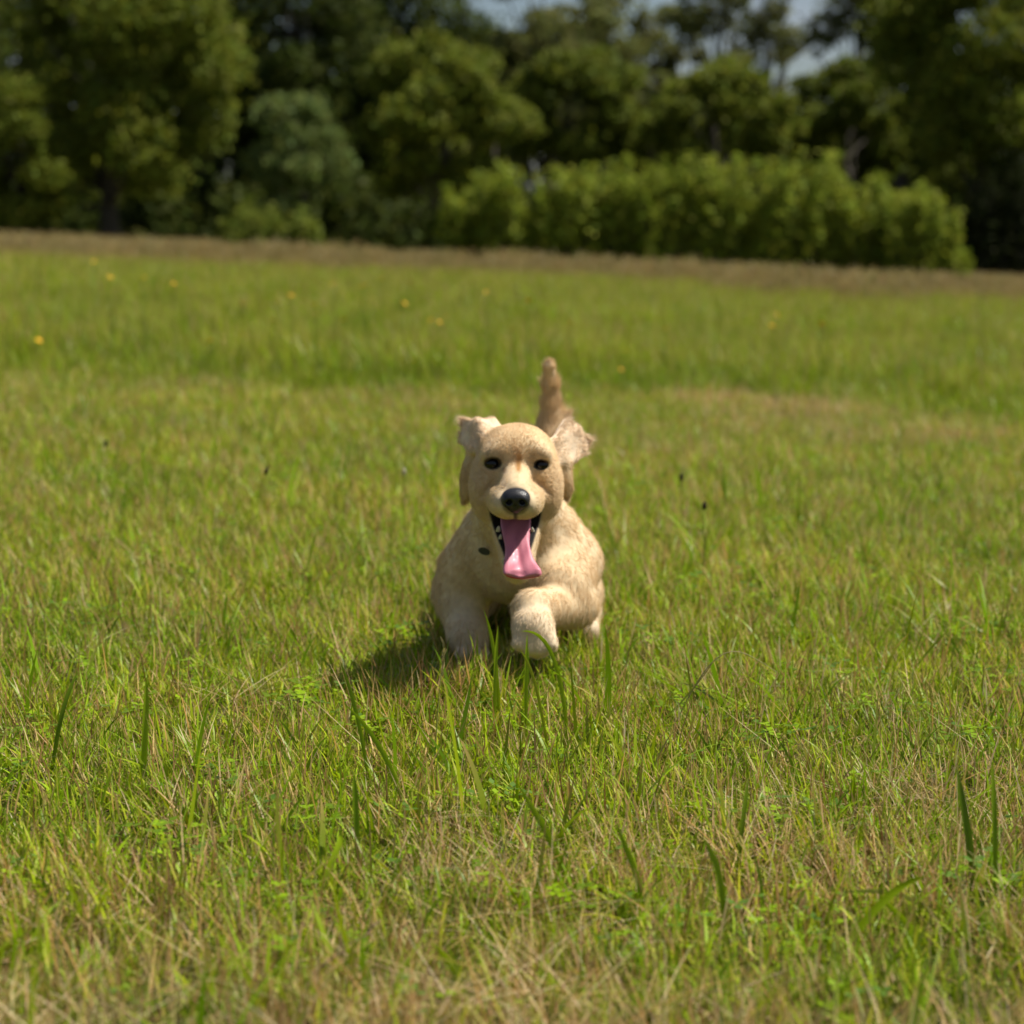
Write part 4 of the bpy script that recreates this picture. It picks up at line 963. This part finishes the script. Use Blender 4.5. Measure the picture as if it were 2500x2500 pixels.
# ribwort heads: dark buds on thin stems
for k, (px, py, Y, lx, lab) in enumerate(((648, 1160, 3.75, -55, 'dark ribwort head on a leaning stem left of the puppy'), (1662, 1176, 3.75, 6, 'dark ribwort head right of the puppy\'s face'), (1718, 1246, 3.45, 4, 'dark ribwort head right of the puppy\'s shoulder'), (258, 1092, 4.3, 4, 'small dark ribwort head far left of the puppy\'s ear'), (985, 1162, 3.8, 3, 'pale headed ribwort beside the puppy\'s left-hand ear'))):
    top = P(px, py, Y); hd = bez([top, top + np.array((0.001, 0, 0.008)), top + np.array((0.002 if lx > 0 else 0.006, 0, 0.017))], 6)
    V, Q = tubes([(hd, 0.0001 + 0.0042 * np.sin(np.linspace(0.25, 2.95, 6)))], 8)
    cc_ = (0.035, 0.022, 0.014) if k < 4 else (0.42, 0.38, 0.26)
    stalk_thing('ribwort', lab, 'wild plant', [(px + lx, py + 150, Y), (px + lx * 0.6, py + 80, Y), (px, py, Y)], 0.9, (0.13, 0.16, 0.03), [('flower_head', (V, Q, np.zeros((0, 3), int), np.tile(np.array(cc_), (len(V), 1))))])

# buttercups
M = Mat('buttercup_petal'); M.set(Base_Color=(0.82, 0.45, 0.004, 1), Roughness=0.7); PETAL = M.m
def bloom_mesh():
    V = []; Q = []
    for j in range(5):
        a = j * 2 * math.pi / 5; d = np.array((math.cos(a), math.sin(a), 0)); e = np.array((-math.sin(a), math.cos(a), 0)); o = len(V)
        for t, w, z in ((0.08, 0.25, 0.0), (0.5, 0.85, 0.12), (0.85, 0.9, 0.36), (1.0, 0.45, 0.5)):
            V += [d * t - e * w * 0.5 + np.array((0, 0, z)), d * t + e * w * 0.5 + np.array((0, 0, z))]
        for k in range(3): Q.append((o + 2 * k, o + 2 * k + 1, o + 2 * k + 3, o + 2 * k + 2))
    return mesh_np('bloom', np.array(V) * 0.0125, [np.array(Q)], PETAL, link=False)
BM = bloom_mesh()
sv, sq = tubes([(np.array([(0, 0, 0), (0.006, 0.003, 0.35), (-0.004, 0.002, 0.7), (0, 0, 1.0)]), np.array((0.0022, 0.0018, 0.0015, 0.0013)))], 5)
SM = mesh_np('stem', sv, [sq], STALK, col=np.tile(np.array((0.12, 0.17, 0.03)), (len(sv), 1)), link=False)
BC = [(268, 679), (351, 679), (424, 694), (13, 773), (94, 833), (498, 838), (514, 832), (589, 817), (592, 742), (676, 738), (712, 723), (666, 784), (767, 744), (773, 768), (839, 782), (812, 694), (820, 690), (886, 699), (893, 696), (932, 681), (1000, 690), (987, 743), (1055, 781), (1074, 788), (1090, 773), (1009, 881), (1189, 713), (1289, 736), (1253, 806), (1392, 789), (1625, 804), (1884, 797), (1897, 771), (2007, 792), (1525, 856), (1515, 903), (2104, 681), (1940, 672), (230, 640), (1130, 668)]
ORD = 'first second third fourth fifth sixth seventh eighth ninth tenth eleventh twelfth thirteenth fourteenth fifteenth sixteenth seventeenth eighteenth nineteenth twentieth'.split()
BC.sort()
for k, (px, py) in enumerate(BC):
    nth = ORD[k] + ' from the left' if k < 20 else ORD[len(BC) - 1 - k] + ' from the right'
    Y = 7.3
    for Yt in np.arange(7.4, 24, 0.1):          # the distance at which a flower 0.3 to 0.36 m tall is seen there
        z = P(px, py, Yt)[2] - float(terrain(P(px, py, Yt)[0], Yt))
        if z < 0.38: break
        Y = Yt
    p = P(px, py, Y); g = float(terrain(p[0], p[1])); h = max(p[2] - g, 0.12)
    r_ = tag(empty('buttercup', (p[0], p[1], g)), 'small yellow buttercup in the long grass, %s of all the buttercups' % nth, 'flower', 'buttercups in the long grass')
    st = bpy.data.objects.new('stem', SM); COL.objects.link(st); st.parent = r_; st.scale = (1, 1, h)
    bl = bpy.data.objects.new('bloom', BM); COL.objects.link(bl); bl.parent = r_; bl.location = (0, 0, h)
    s = rx_.uniform(0.65, 0.95); bl.scale = (s, s, s); bl.rotation_euler = (rx_.uniform(0.1, 0.9), rx_.uniform(-0.4, 0.4), rx_.uniform(0, 6.28))
